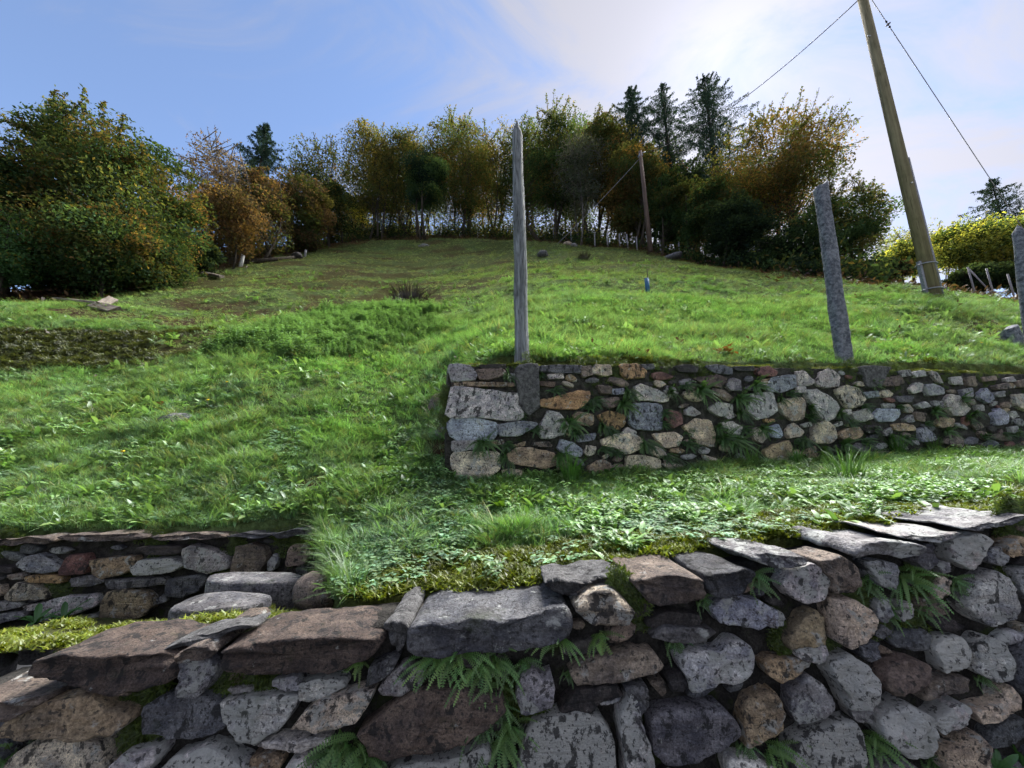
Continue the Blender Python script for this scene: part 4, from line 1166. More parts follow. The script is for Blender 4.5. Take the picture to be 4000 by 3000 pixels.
# crest
B('golden-topped tree at the left of the crest row', 1450, 33.5, 490, 120, 890, 'olive', 9500, 0.23, pal2='gold', p2=.5, clumps=80, trunk_r=.13, trunks=5, cl=1.12, sprays=80, twig=1.8)
B('olive and gold tree second in the crest row', 1590, 34.5, 478, 110, 900, 'olive', 9000, 0.23, pal2='gold', p2=.3, cl=1.12, clumps=75, trunk_r=.13, trunks=5, sprays=80, twig=1.8)
B('blue-green young conifer-like tree before the crest row', 1665, 30.5, 600, 85, 820, 'green', 8000, 0.22, pal2='spruce', p2=.5, clumps=60, trunk_r=.12, trunks=2, sprays=40)
B('broad orange-brown tree in the middle of the crest row', 1790, 34.5, 440, 145, 900, 'chestnut', 14000, 0.23, pal2='chestnut', p2=.45, clumps=100, trunk_r=.15, trunks=5, sprays=100, cl=1.1, twig=1.8)
B('thin olive tree left of the grey wooden post', 1945, 36, 470, 95, 905, 'olive', 6500, 0.23, clumps=60, trunk_r=.12, trunks=5, sprays=80, sparse_top=.3, twig=1.8)
B('dark thin tree just right of the grey wooden post top', 2050, 34.5, 450, 90, 910, 'green', 7500, 0.23, pal2='olive', p2=.4, clumps=60, trunk_r=.12, trunks=4, sprays=70, twig=1.8)
B('tall rounded green tree right of the grey wooden post', 2175, 31, 385, 125, 920, 'green', 14000, 0.23, pal2='olive', p2=.5, clumps=90, trunk_r=.16, trunks=3, sprays=90, twig=1.6)
B('leafless grey twiggy tree below the tall green tree', 2270, 27.5, 520, 110, 900, 'grey', 5500, 0.20, clumps=80, trunk_r=.12, trunks=3, sprays=160, bark=M_BARKG, hollow=.1, twig=1.8)
B('olive-brown round tree left of the dark spruces', 2370, 29, 420, 105, 860, 'olive', 12000, 0.23, pal2='chestnut', p2=.45, clumps=85, trunk_r=.15, trunks=3, sprays=70, twig=1.6)
B('orange-flecked tree behind the far utility pole', 2480, 26, 560, 125, 950, 'olive', 13000, 0.22, pal2='orange', p2=.40, clumps=85, trunk_r=.13, trunks=3, sprays=60, twig=1.4)
spruce('dark spruce, leftmost of the three tall ones on the crest', 2458, 31, 340, 105, dens=1.9)
spruce('thin sparse spruce, middle of the three tall ones', 2585, 31, 325, 92, dens=1.0, bare=.18)
spruce('tallest spruce, right of the three, standing before bright cloud', 2748, 28.5, 295, 140, dens=1.4, bare=.22)
B('dark green rounded tree at the foot of the tallest spruce', 2640, 24.5, 670, 110, 985, 'green', 11000, 0.22, pal2='olive', p2=.35, clumps=70, trunk_r=.12, trunks=2, sprays=40)
B('dark olive tree left of the big backlit tree', 2790, 21.5, 690, 135, 1000, 'green', 12000, 0.20, pal2='olive', p2=.4, clumps=75, trunk_r=.12, trunks=2, sprays=40)
B('big orange-brown tree with the sun glowing behind it', 3020, 20.5, 470, 255, 940, 'chestnut', 30000, 0.18, pal2='orange', p2=.4, clumps=150, trunk_r=.17, trunks=4, sprays=170, twig=1.2, hollow=.2, sparse_top=.05)
B('very dark evergreen bush under the big backlit tree', 2880, 18.5, 770, 120, 1045, 'dark', 12000, 0.17, clumps=60, trunk_r=.09, name='leafy_bush', cat='bush', trunks=2, sprays=30)
B('dark green tree behind the tall granite post', 3300, 17.5, 710, 140, 1060, 'green', 14000, 0.17, pal2='olive', p2=.35, clumps=90, trunk_r=.12, trunks=3, sprays=100)
B('dense dark green bush low behind the granite post', 3130, 16.5, 860, 160, 1085, 'green', 12000, 0.16, pal2='dark', p2=.5, clumps=70, trunk_r=.07, name='leafy_bush', cat='bush', trunks=2)
B('grey-green bush low left of the granite post', 3020, 16.8, 930, 100, 1075, 'dark', 6500, 0.15, pal2='green', p2=.3, clumps=40, trunk_r=.06, name='leafy_bush', cat='bush')
# right
spruce('solitary spruce at the right edge above yellow bushes', 3868, 27, 700, 125, dens=1.0, whorl=.6)
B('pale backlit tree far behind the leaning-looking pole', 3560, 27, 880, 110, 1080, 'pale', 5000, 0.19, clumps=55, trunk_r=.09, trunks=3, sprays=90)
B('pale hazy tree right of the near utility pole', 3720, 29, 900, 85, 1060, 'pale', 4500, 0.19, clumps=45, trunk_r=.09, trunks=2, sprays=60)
B('yellow-green bush just left of the near pole foot', 3540, 19, 945, 90, 1090, 'lime', 6500, 0.16, pal2='green', p2=.35, clumps=50, trunk_r=.07, name='leafy_bush', cat='bush', trunks=2)
B('yellow-green tree right of the near pole foot', 3790, 18.5, 850, 140, 1080, 'lime', 9500, 0.17, pal2='green', p2=.35, clumps=65, trunk_r=.09, trunks=3, sprays=50)
B('lime-coloured tree at the right frame edge', 4000, 17.5, 830, 120, 1090, 'lime', 9500, 0.17, pal2='green', p2=.3, clumps=60, trunk_r=.09, trunks=3, sprays=50)
B('dark ivy-covered bush behind the wire fence posts', 3830, 15.5, 1040, 120, 1140, 'dark', 9000, 0.14, pal2='green', p2=.4, clumps=60, trunk_r=.05, name='leafy_bush', cat='bush', trunks=2, flat=.6)
B('dark bush at the right frame edge behind the fence', 4060, 15, 1030, 120, 1150, 'dark', 8000, 0.14, pal2='lime', p2=.2, clumps=50, trunk_r=.05, name='leafy_bush', cat='bush', trunks=2, flat=.6)
B('low dark bramble hedge left of the near pole foot', 3450, 15.5, 1030, 130, 1100, 'dark', 8000, 0.14, pal2='brown', p2=.4, clumps=55, trunk_r=.05, name='leafy_bush', cat='bush', trunks=2, flat=.5)
# second row that closes the gaps, each behind the named one
for k, (px, Y, top, hw, bot, pal) in enumerate([(1510, 41, 560, 100, 890, 'olive'), (1690, 41, 520, 100, 890, 'dark'), (1870, 41, 520, 105, 890, 'brown'), (2100, 40, 520, 105, 900, 'dark'),
 (2260, 37, 480, 110, 920, 'green'), (2420, 36, 520, 110, 920, 'dark'), (2560, 34, 560, 120, 950, 'green'), (2700, 31, 620, 120, 980, 'dark'), (2900, 26, 640, 120, 1000, 'green')]):
    B(['thin tree half hidden behind the gold crest trees', 'thin tree half hidden behind the blue-green young tree', 'thin brown tree half hidden behind the broad orange tree',
       'tree half hidden behind the grey wooden post on the crest', 'green tree half hidden behind the leafless grey tree', 'tree half hidden behind the olive-brown round tree',
       'green tree half hidden between the left two tall spruces', 'green tree half hidden below the tallest spruce', 'green tree half hidden left behind the big backlit tree'][k],
      px, Y, top, hw, bot, pal, 7000, 0.24, clumps=55, trunk_r=.14, trunks=4, sprays=50, pal2='chestnut', p2=.25, twig=1.8)

# low growth along the wood's edge: nobody could count it
def undergrowth():
    P, Cc = [], []
    for px in np.arange(690, 3420, 9.0):
        a = (px - 2000) / FPX * 1.09; e = float(np.interp(a, _ea, _ey))
        for _ in range(3):
            Y = e + rng.uniform(0.3, 5.0); X = a * Y + rng.uniform(-.3, .3); h = rng.uniform(.25, 1.1) * (1.3 if px > 2250 else 0.8)
            if 1350 < px < 2050 and rng.random() < .45: continue
            m = int(70 * h + 15); q = rng.normal(size=(m, 3)) * np.array([.35, .35, .4]) * h
            q[:, 2] = np.abs(q[:, 2]); p = q + np.array([X, Y, gz(X, Y)]); P.append(p)
            pal = rng.choice(['brown', 'dark', 'olive', 'green'] if px < 2200 else ['dark', 'green', 'dark', 'olive'])
            Cc.append(pick(pal, m) * rng.uniform(.7, 1.2))
    for k in range(1900):                      # saplings and brambles behind the crest trunks
        px = rng.uniform(1330, 2330); a = (px - 2000) / FPX * 1.09; Y = float(np.interp(a, _ea, _ey)) + rng.uniform(2, 11); X = a * Y
        if fbm(np.array([px / 60.0]), np.array([3.3]), 77)[0] > .60: continue
        h = rng.uniform(.8, 3.6); m = int(30 * h); q = rng.normal(size=(m, 3)) * np.array([.32, .32, .45]) * h; q[:, 2] = np.abs(q[:, 2]) * 1.1
        P.append(q + np.array([X, Y, gz(X, Y)])); Cc.append(pick(rng.choice(['green', 'olive', 'dark', 'dark', 'olive', 'lime', 'brown']), m) * rng.uniform(.6, 1.2))
    P = np.vstack(P); Cc = np.vstack(Cc)
    kind(obj('undergrowth', leaves_mesh("undergrowth", P, 0.20, Cc, 0.4, .5, .2), None, M_LEAF, False), 'stuff', 'low dark brambles and saplings along the edge of the wood', 'undergrowth')
undergrowth()
# ------------------------------------------------------------------ posts, poles, wires and small things
def rough_post(name, label, base, top, w0, w1, sides, mat, tip='point', seed=0, squash=1.0, rows=40, amp=0.06, cat='post'):
    base, top = Vector(base), Vector(top); L = (top - base).length; V, F = [], []
    sink = 0.25
    for j in range(rows + 1):
        t = j / rows; p = base.lerp(top, t) - base
        z = t * L
        w = (w0 + (w1 - w0) * t) / 2
        if tip == 'point' and t > .94: w *= max(0.10, 1 - ((t - .94) / .06) * .9)
        bend = Vector((noise.noise(Vector((t * 3 + seed, 0, 0))), noise.noise(Vector((t * 3, seed, 4))), 0)) * amp * .35 * w0
        for i in range(sides):
            an = 2 * math.pi * i / sides
            if tip == 'notch':                # squarish split stone
                c, s_ = math.cos(an), math.sin(an); k = 1 / max(abs(c), abs(s_)) ** .75
            else: k = 1
            k *= 1 + amp * 1.6 * noise.noise(Vector((math.cos(an) * 1.5 + seed, math.sin(an) * 1.5, z * 1.6))) + amp * noise.noise(Vector((math.cos(an) * 4 + seed, math.sin(an) * 4, z * (9 if tip == 'notch' else 3))))
            x, y = math.cos(an) * w * k, math.sin(an) * w * k * squash
            dz = 0
            if tip == 'notch' and j >= rows - 3:
                dz = (max(0, x / w) ** 1.5 * .09 - .02 * max(0, -x / w)) * (j - rows + 4) / 4
            V.append(p + bend + Vector((x, y, dz - (sink if j == 0 else 0))))
    for j in range(rows):
        for i in range(sides): F.append((j * sides + i, j * sides + (i + 1) % sides, (j + 1) * sides + (i + 1) % sides, (j + 1) * sides + i))
    n = rows * sides; V.append(sum((V[n + i] for i in range(sides)), Vector()) / sides + Vector((0, 0, .03 if tip == 'point' else -.02)))
    for i in range(sides): F.append((n + i, n + (i + 1) % sides, len(V) - 1))
    F.append(tuple(range(sides))[::-1])
    o = obj(name, mesh_from(name, V, F), None, mat); o.location = base
    return tag(o, label, cat)

def wp(px, dy):                               # a spot on the upper wall's line, dy behind its face
    r = ray(px, 1425); t = (MW_C + dy) / (r[1] - MW_M * r[0]); return r[0] * t, r[1] * t
X, Y = wp(2040, .18); b = np.array([X, Y, gz(X, Y) - .05]); t = at(2020, 475, Y + .03)
rough_post('wooden_post', 'tall weathered grey wooden post with pointed top on the upper wall', b, t, .150, .115, 24, M_POST, 'point', 2, rows=90, amp=.09)
X, Y = wp(3300, .30); b = np.array([X, Y, gz(X, Y) - .05]); t = at(3205, 730, Y + .03)
rough_post('granite_post', 'leaning blue-grey granite post with notched top behind the upper wall', b, t, .175, .165, 20, M_GRANITE, 'notch', 5, .8, 60, .09)
X, Y = wp(4045, .35); b = np.array([X, Y, gz(X, Y) - .05]); t = at(3975, 880, Y)
rough_post('granite_post', 'dark granite post cut by the right frame edge', b, t, .20, .18, 20, M_GRANITE, 'point', 9, .8, 50, .09)
p = hit(3955, 1335); 
rough_post('stone_stump', 'short square stone block in the grass by the right frame edge', (p[0], p[1], p[2] - .02), (p[0] - .01, p[1], p[2] + .24), .24, .22, 16, M_GRANITE, 'notch', 12, .9, 8, .08, cat='stone block')

# near utility pole with its steel footing
def utility_pole_near():
    base = hit(3645, 1150); x, y, z = base; r0, r1, H = .155, .115, 12.0
    root = tag(empty('utility_pole', base), 'tall tan wooden utility pole with grey steel footing on the right', 'utility pole')
    V, F = tube([(0, 0, -.3), (0, 0, H * .5), (0, 0, H)], [r0, (r0 + r1) / 2, r1], 20, .02); obj('shaft', mesh_from('shaft', V, F), root, M_POLE)
    V, F = tube([(0, 0, H), (0, 0, H + .06)], [r1 + .01, .03], 20); obj('pole_cap', mesh_from('pole_cap', V, F), root, M_STEEL)
    for sx in (-1, 1):                        # two steel channels that clamp the foot
        v, f = [], []
        prof = [(-.045, 0), (.045, 0), (.045, .06), (.033, .06), (.033, .014), (-.033, .014), (-.033, .06), (-.045, .06)]
        for zz in (-.2, .95 if sx < 0 else 1.25):
            for a, d in prof: v.append((sx * (r0 + .065 - d + .0), a, zz))
        for i in range(8): f.append((i, (i + 1) % 8, 8 + (i + 1) % 8, 8 + i))
        f.append(tuple(range(8))[::-1]); f.append(tuple(range(8, 16)))
        obj('steel_channel', mesh_from('steel_channel', v, f), root, M_STEEL, False)
    for zz in (.12, .85):                     # clamp straps
        pts = [(math.cos(a) * (r0 + .072) * (1.0), math.sin(a) * (r0 + .025), zz) for a in np.linspace(0, 2 * math.pi, 25)]
        V, F = tube(pts, [.018] * 25, 6, 0, False); st = obj('clamp_strap', mesh_from('clamp_strap', V, F), root, M_STEEL)
        V, F = tube([(-r0 - .05, -.06, zz), (-r0 - .22, -.10, zz - .06)], [.026, .018], 8); obj('bolt_end', mesh_from('bolt_end', V, F), st, M_STEEL)
    V, F = tube([(r0 + .035, -.05, -.2), (r0 + .02, -.05, 2.0), (r0 + .005, -.05, 4.2)], [.032] * 3, 10); obj('conduit_pipe', mesh_from('conduit_pipe', V, F), root, M_STEEL)
    V, F = tube([(-.03, -r0 + .012, 3.3), (-.03, -r0 - .012, 3.3)], [.022, .02], 10); obj('number_disc', mesh_from('number_disc', V, F), root, M_GUARD)
    V, F = tube([(.0, -.05, 8.6), (-.18, -.06, 8.62)], [.02, .02], 8); obj('cable_bracket', mesh_from('cable_bracket', V, F), root, M_STEEL)
    return np.array([x, y, z]), H
pb, pH = utility_pole_near()
def utility_pole_far():
    base = hit(2543, 992); base[1] = 22.5; base[0] = ray(2543, 992)[0] / ray(2543, 992)[1] * 22.5; base[2] = gz(base[0], base[1])
    top = at(2500, 592, 22.5); H = top[2] - base[2]
    root = tag(empty('utility_pole', base), 'thin far brown utility pole before the trees, held by a wire', 'utility pole')
    lean = top[0] - base[0]
    V, F = tube([(0, 0, -.3), (lean * .5, 0, H * .5), (lean, 0, H)], [.16, .14, .12], 12, .03); obj('shaft', mesh_from('shaft', V, F), root, M_POLE2)
    V, F = tube([(lean, -.1, H - .35), (lean, .1, H - .35)], [.15, .15], 10); obj('clamp', mesh_from('clamp', V, F), root, M_STEEL)
    V, F = tube([(lean + .05, 0, H - .12), (lean + .38, 0, H - .05)], [.03, .03], 6); obj('cable_bracket', mesh_from('cable_bracket', V, F), root, M_STEEL)
    return base, top
fb, ft = utility_pole_far()
def wire(name, label, a, b, r, sag=0.0, n=24, cat='cable', mat=None):
    a, b = Vector(a), Vector(b); pts = [a.lerp(b, i / n) - Vector((0, 0, sag * 4 * (i / n) * (1 - i / n))) - a for i in range(n + 1)]
    V, F = tube(pts, [r] * (n + 1), 6, 0); o = obj(name, mesh_from(name, V, F), None, mat or M_CABLE); o.location = a
    return tag(o, label, cat) if label else o
near_att = Vector((pb[0] - .16, pb[1] - .05, pb[2] + 8.62)); na2 = Vector(at(3345, 5, pb[1])); near_att.z = max(na2.z + .02, pb[2] + 6.5)
near_att.x = pb[0] - .15
wire('overhead_cable', 'black overhead cable sagging from the near pole towards the far pole', near_att, Vector(ft) + Vector((.35, 0, -.08)), .015, .9, 40)
a = Vector((ft[0], ft[1], ft[2] - .5)); g = hit(2175, 957)
wire('guy_wire', 'guy wire slanting from the far pole down left to the ground', a, (g[0], g[1], g[2] + .02), .014, .12, 20, mat=M_STEEL)
g1 = at(3395, -15, pb[1] + .05); g2 = at(3868, 700, pb[1] + 2.2); e = Vector(g2) + (Vector(g2) - Vector(g1)) * .35
root = tag(empty('guy_wire', g1), 'guy wire with disc insulator right of the near pole', 'cable')
d = e - Vector(g1); V, F = tube([d * (i / 10) for i in range(11)], [.011] * 11, 6, 0); obj('strand', mesh_from('strand', V, F), root, M_STEEL)
ip = at(3464, 85, pb[1] + .28); tt = (ip[2] - g1[2]) / (e.z - g1[2]); dn = d.normalized()
ins = []
for k, (o_, rr) in enumerate(((-.10, .03), (0, .075), (.10, .03))):
    c = d * tt + dn * o_; prof = [(-.030, .02), (-.018, rr * .8), (0, rr), (.018, rr * .8), (.030, .02)]
    V, F = tube([c + dn * a for a, _ in prof], [b for _, b in prof], 12); obj('insulator_disc', mesh_from('insulator_disc', V, F), root, M_CABLE)

# small upright things
def peg(name, label, px, py_b, h, r, mat, cat, group=None, tilt=(0, 0), Y=None, sides=8):
    p = hit(px, py_b) if Y is None else None
    if Y is not None:
        rr = ray(px, py_b); x = rr[0] / rr[1] * Y; p = np.array([x, Y, gz(x, Y)])
    V, F = tube([(0, 0, -.1), (tilt[0] * .5, tilt[1] * .5, h * .5), (tilt[0], tilt[1], h)], [r, r * .97, r * .93], sides, .05)
    o = obj(name, mesh_from(name, V, F), None, mat); o.location = p; return tag(o, label, cat, group)
for k, (px, Y, h) in enumerate([(1659, 34.5, 1.0), (1721, 34.5, .95), (1867, 34.5, .95)]):
    peg('tree_guard', ['white tube tree guard, leftmost on the crest', 'white tube tree guard in the middle of the crest', 'white tube tree guard nearest the grey post on the crest'][k], px, 940, h, .12, M_GUARD, 'tree guard', tilt=(.03 * (k - 1), 0), Y=Y)
peg('tree_guard', 'pale short tube by the dark log in the left meadow', 942, 1030, .7, .10, M_GUARD, 'tree guard', Y=19.5, tilt=(.05, 0))
peg('tree_guard', 'pale short stake at the right end of the dark log', 1191, 1010, .55, .09, M_FENCE, 'stake', Y=24)
for k, (px, Y, h, m) in enumerate([(1530, 35.5, 1.2, M_FENCE), (1587, 35.5, 1.2, M_FENCE), (1770, 35.5, 1.5, M_FENCE), (1822, 35.5, 1.5, M_FENCE), (1920, 35, 1.4, M_FENCE), (2165, 30.5, 1.3, M_FENCE), (2233, 28.5, 1.3, M_FENCE), (2323, 25.5, 1.3, M_FENCE), (2373, 25, 1.3, M_FENCE), (2420, 24.5, 1.2, M_FENCE), (2452, 24.3, 1.2, M_FENCE), (2487, 24.2, 1.1, M_FENCE), (2578, 23.8, 1.2, M_FENCE), (2652, 22.5, 1.3, M_FENCE), (2940, 17.5, 1.4, M_FENCE)]):
    peg('fence_post', 'thin grey fence post, %s from the left along the edge of the wood' % ['first', 'second', 'third', 'fourth', 'fifth', 'sixth', 'seventh', 'eighth', 'ninth', 'tenth', 'eleventh', 'twelfth', 'thirteenth', 'fourteenth', 'fifteenth'][k], px, 950, h, .055, m, 'fence post', 'fence posts along the edge of the wood', tilt=(rng.uniform(-.08, .08), 0), Y=Y)
for k, (px, tx) in enumerate([(3808, 3788), (3880, 3868), (3958, 3945)]):
    p = hit(px, 1152); Y = 13.2; rr = ray(px, 1145); x = rr[0] / rr[1] * Y
    o = peg('fence_post', ['pale metal fence post with slanting brace at the right', 'pale metal fence post, middle of the three at the right', 'pale metal fence post nearest the right frame edge'][k], px, 1145, 1.15, .03, M_FENCE, 'fence post', Y=Y, tilt=(-.02, 0))
    if k == 0:
        V, F = tube([(0.03, 0, 1.05), (.62, -.05, -.05)], [.024, .024], 8); obj('brace', mesh_from('brace', V, F), o, M_FENCE)
p = hit(2530, 1140)
root = tag(empty('blue_tube', p), 'small blue plastic plant tube with thin stake in the meadow', 'plant tube')
V, F = tube([(0, 0, -.05), (0, 0, .42)], [.065, .065], 12); obj('sleeve', mesh_from('sleeve', V, F), root, M_BLUE)
V, F = tube([(.03, 0, -.05), (.03, 0, .75)], [.016, .013], 6); obj('stake', mesh_from('stake', V, F), root, M_BARK)

def plank(name, label, a, b, w, t, mat, cat='plank', tilt=.3):
    a, b = Vector(a), Vector(b); d = b - a; L = d.length; v, f = [], []; n = 8
    for i in range(n + 1):
        x = L * i / n
        for y, z in ((-w / 2, -t / 2), (w / 2, -t / 2), (w / 2, t / 2), (-w / 2, t / 2)):
            v.append((x + (random.uniform(-.05, .05) if i in (0, n) else 0), y + .012 * noise.noise(Vector((x * 3, y * 9, 1))), z + .015 * noise.noise(Vector((x * 2, y, 7)))))
    for i in range(n):
        for k in range(4): f.append((i * 4 + k, i * 4 + (k + 1) % 4, (i + 1) * 4 + (k + 1) % 4, (i + 1) * 4 + k))
    f.append((3, 2, 1, 0)); f.append(tuple(n * 4 + k for k in range(4)))
    o = obj(name, mesh_from(name, v, f), None, mat, False); o.location = a
    q = d.to_track_quat('X', 'Z'); o.rotation_euler = q.to_euler(); o.rotation_euler.x += tilt
    return tag(o, label, cat)
def gp(px, py, up=.06):
    p = hit(px, py); p[2] += up; return p
plank('wooden_plank', 'long grey plank lying in the grass at the left below the trees', gp(215, 1182, .14), gp(385, 1200, .12), .16, .05, M_PLANK)
plank('wooden_plank', 'reddish split board crossing the long grey plank', gp(362, 1205, .10), gp(445, 1222, .08), .24, .07, M_PLANK, tilt=.8)
plank('wooden_plank', 'grey board end pointing up right behind the split board', gp(395, 1205, .12), gp(438, 1188, .16), .20, .05, M_PLANK)
plank('wooden_beam', 'grey timber, left of three lying under the chestnut', gp(690, 1068, .12), gp(742, 1075, .12), .16, .12, M_PLANK, 'timber')
plank('wooden_beam', 'grey timber, middle of three lying under the chestnut', gp(752, 1070, .12), gp(808, 1082, .12), .16, .12, M_PLANK, 'timber')
plank('wooden_beam', 'grey timber, right of three lying under the chestnut', gp(800, 1075, .12), gp(866, 1090, .10), .18, .12, M_PLANK, 'timber')
a, b = gp(950, 1032, .1), gp(1150, 1012, .1)
V, F = tube([Vector((0, 0, 0)), (Vector(b) - Vector(a)) * .5, Vector(b) - Vector(a)], [.14, .13, .11], 10, .12); o = obj('fallen_log', mesh_from('fallen_log', V, F), None, M_BARK); o.location = a
tag(o, 'long dark log lying across the upper left meadow', 'log')
p = hit(1160, 1008); boulder('tree_stump', (p[0], p[1], p[2] + .1), .38, 'D', 'low dark stump at the right end of the long log', (1.2, .9, .6), 'stump', 14, 0)
# ------------------------------------------------------------------ grass, weeds, moss: scattered plants
SRC = bpy.data.collections.new('plant_sources')          # not linked to the scene: only instanced
def blade(base, dirx, diry, h, w, lean, seg=3):
    """bent strip; returns verts, faces"""
    v, f = [], []; s = Vector((-diry, dirx, 0))
    for i in range(seg + 1):
        t = i / seg; x = lean * t * t; z = h * (t - 0.28 * (lean / max(h, .01)) * t * t)
        c = Vector(base) + Vector((dirx * x, diry * x, max(z, 0.002))); ww = w * (1 - t ** 1.6) * .5
        if i < seg: v += [c - s * ww, c + s * ww]
        else: v.append(c)
    for i in range(seg - 1): f.append((2 * i, 2 * i + 1, 2 * i + 3, 2 * i + 2))
    f.append((2 * seg - 2, 2 * seg - 1, 2 * seg)); return v, f
def leaf_shape(base, dirx, diry, L, w, rise, droop, seg=4, fold=.12):
    v, f = [], []; s = Vector((-diry, dirx, 0))
    for i in range(seg + 1):
        t = i / seg; x = L * t; z = rise * L * t - droop * L * t * t
        c = Vector(base) + Vector((dirx * x, diry * x, z)); ww = w * .5 * max(.06, math.sin(math.pi * min(1, t * .92 + .06)) ** .7) * (1 if t < .99 else .1)
        v += [c - s * ww + Vector((0, 0, fold * ww * 2)), c, c + s * ww + Vector((0, 0, fold * ww * 2))]
    for i in range(seg):
        for k in range(2): f.append((3 * i + k, 3 * i + k + 1, 3 * i + k + 4, 3 * i + k + 3))
    return v, f
def source(name, parts, tones, mat):
    V, F, T = [], [], []
    for (v, f), c in zip(parts, tones):
        n = len(V); V += v; F += [tuple(i + n for i in q) for q in f]; T += [c] * len(f)
    m = mesh_from(name, V, F); a = m.attributes.new('tone', 'FLOAT_COLOR', 'FACE')
    a.data.foreach_set('color', np.array([(*c, 1) for c in T], np.float32).ravel()); m.materials.append(mat)
    m.polygons.foreach_set('use_smooth', [True] * len(m.polygons))
    o = bpy.data.objects.new(name, m); SRC_NOW.objects.link(o); return o
def new_src(name):
    c = bpy.data.collections.new(name); return c
def rt(a, b): return random.uniform(a, b)
def tone(): k = rt(.65, 1.35); return (k * rt(.85, 1.15), k, k * rt(.8, 1.2))

SRC_NOW = C_GRASS = new_src('grass_sources')
for k in range(6):                                      # fine tufts
    ps, ts = [], []
    for i in range(26):
        an = rt(0, 6.28); r = .05 * math.sqrt(random.random()); a2 = an + rt(-.9, .9)
        h = rt(.045, .12); ps.append(blade((math.cos(an) * r, math.sin(an) * r, 0), math.cos(a2), math.sin(a2), h, rt(.004, .0065), h * rt(.2, 1.0))); ts.append(tone())
    source('a_tuft%d' % k, ps, ts, M_GRASS)
for k in range(3):                                      # long arching tufts
    ps, ts = [], []
    for i in range(24):
        an = rt(0, 6.28); r = .04 * math.sqrt(random.random()); a2 = an + rt(-.6, .6)
        h = rt(.10, .22); ps.append(blade((math.cos(an) * r, math.sin(an) * r, 0), math.cos(a2), math.sin(a2), h, rt(.005, .008), h * rt(.4, 1.3), 4)); ts.append(tone())
    source('b_long%d' % k, ps, ts, M_GRASS)
SRC_NOW = C_WEED = new_src('weed_sources')
for k in range(4):                                      # rosettes of long leaves
    ps, ts = [], []
    n = random.randint(8, 12)
    for i in range(n):
        an = 6.28 * i / n + rt(-.3, .3); L = rt(.06, .13)
        ps.append(leaf_shape((0, 0, 0.01), math.cos(an), math.sin(an), L, L * rt(.24, .34), rt(.5, 1.2), rt(.35, .9))); ts.append(tone())
    source('a_rosette%d' % k, ps, ts, M_WEED)
for k in range(3):                                      # clover / trefoil cushions
    ps, ts = [], []
    for i in range(13):
        an = rt(0, 6.28); r = .07 * math.sqrt(random.random()); z = rt(.03, .07); c = (math.cos(an) * r, math.sin(an) * r, z); a0 = rt(0, 6.28); tn = tone(); L = rt(.016, .026)
        for j in range(3):
            a2 = a0 + j * 2.09; ps.append(leaf_shape(c, math.cos(a2), math.sin(a2), L, L * .95, rt(-.1, .25), .15, 2, .06)); ts.append(tn)
    source('b_clover%d' % k, ps, ts, M_WEED)
for k in range(2):                                      # loose upright weeds
    ps, ts = [], []
    for i in range(5):
        x, y = rt(-.04, .04), rt(-.04, .04)
        for j in range(6):
            an = rt(0, 6.28); z = .012 + .02 * j; L = rt(.03, .06)
            ps.append(leaf_shape((x, y, z), math.cos(an), math.sin(an), L, L * .45, rt(.1, .7), .4, 3)); ts.append(tone())
    source('c_upright%d' % k, ps, ts, M_WEED)
SRC_NOW = C_NETTLE = new_src('nettle_sources')
for k in range(4):
    ps, ts = [], []
    for i in range(5):
        x, y = rt(-.10, .10), rt(-.10, .10); h = rt(.28, .5)
        for j in range(7):
            z = h * (j + 1) / 7
            for q in range(2):
                an = j * 1.57 + q * 3.14 + rt(-.3, .3); L = rt(.07, .11) * (1.1 - .45 * j / 7)
                ps.append(leaf_shape((x, y, z), math.cos(an), math.sin(an), L, L * .55, rt(-.1, .3), .5, 3)); k2 = .6 + .6 * j / 7; ts.append((k2 * rt(.85, 1.15),) * 3)
    source('nettle%d' % k, ps, ts, M_WEED)
SRC_NOW = C_MOSS = new_src('moss_sources')
for k in range(3):
    ps, ts = [], []
    for i in range(60):
        an = rt(0, 6.28); r = .035 * math.sqrt(random.random()); a2 = rt(0, 6.28); hh = .02 * (1 - (r / .04) ** 2) + .006
        ps.append(blade((math.cos(an) * r, math.sin(an) * r, hh * .4), math.cos(a2), math.sin(a2), hh * rt(.6, 1.1), .006, hh * .9, 2)); ts.append(tone())
    source('moss%d' % k, ps, ts, M_GRASS)
SRC_NOW = C_LITTER = new_src('litter_sources')
for k in range(4):
    ps, ts = [], []
    for i in range(7):
        an = rt(0, 6.28); r = .25 * math.sqrt(random.random()); a2 = rt(0, 6.28); L = rt(.09, .17)
        ps.append(leaf_shape((math.cos(an) * r, math.sin(an) * r, rt(.01, .05)), math.cos(a2), math.sin(a2), L, L * .5, rt(-.1, .4), rt(-.2, .5), 3, rt(.1, .6))); ts.append(tone())
    source('litter%d' % k, ps, ts, M_WEED)

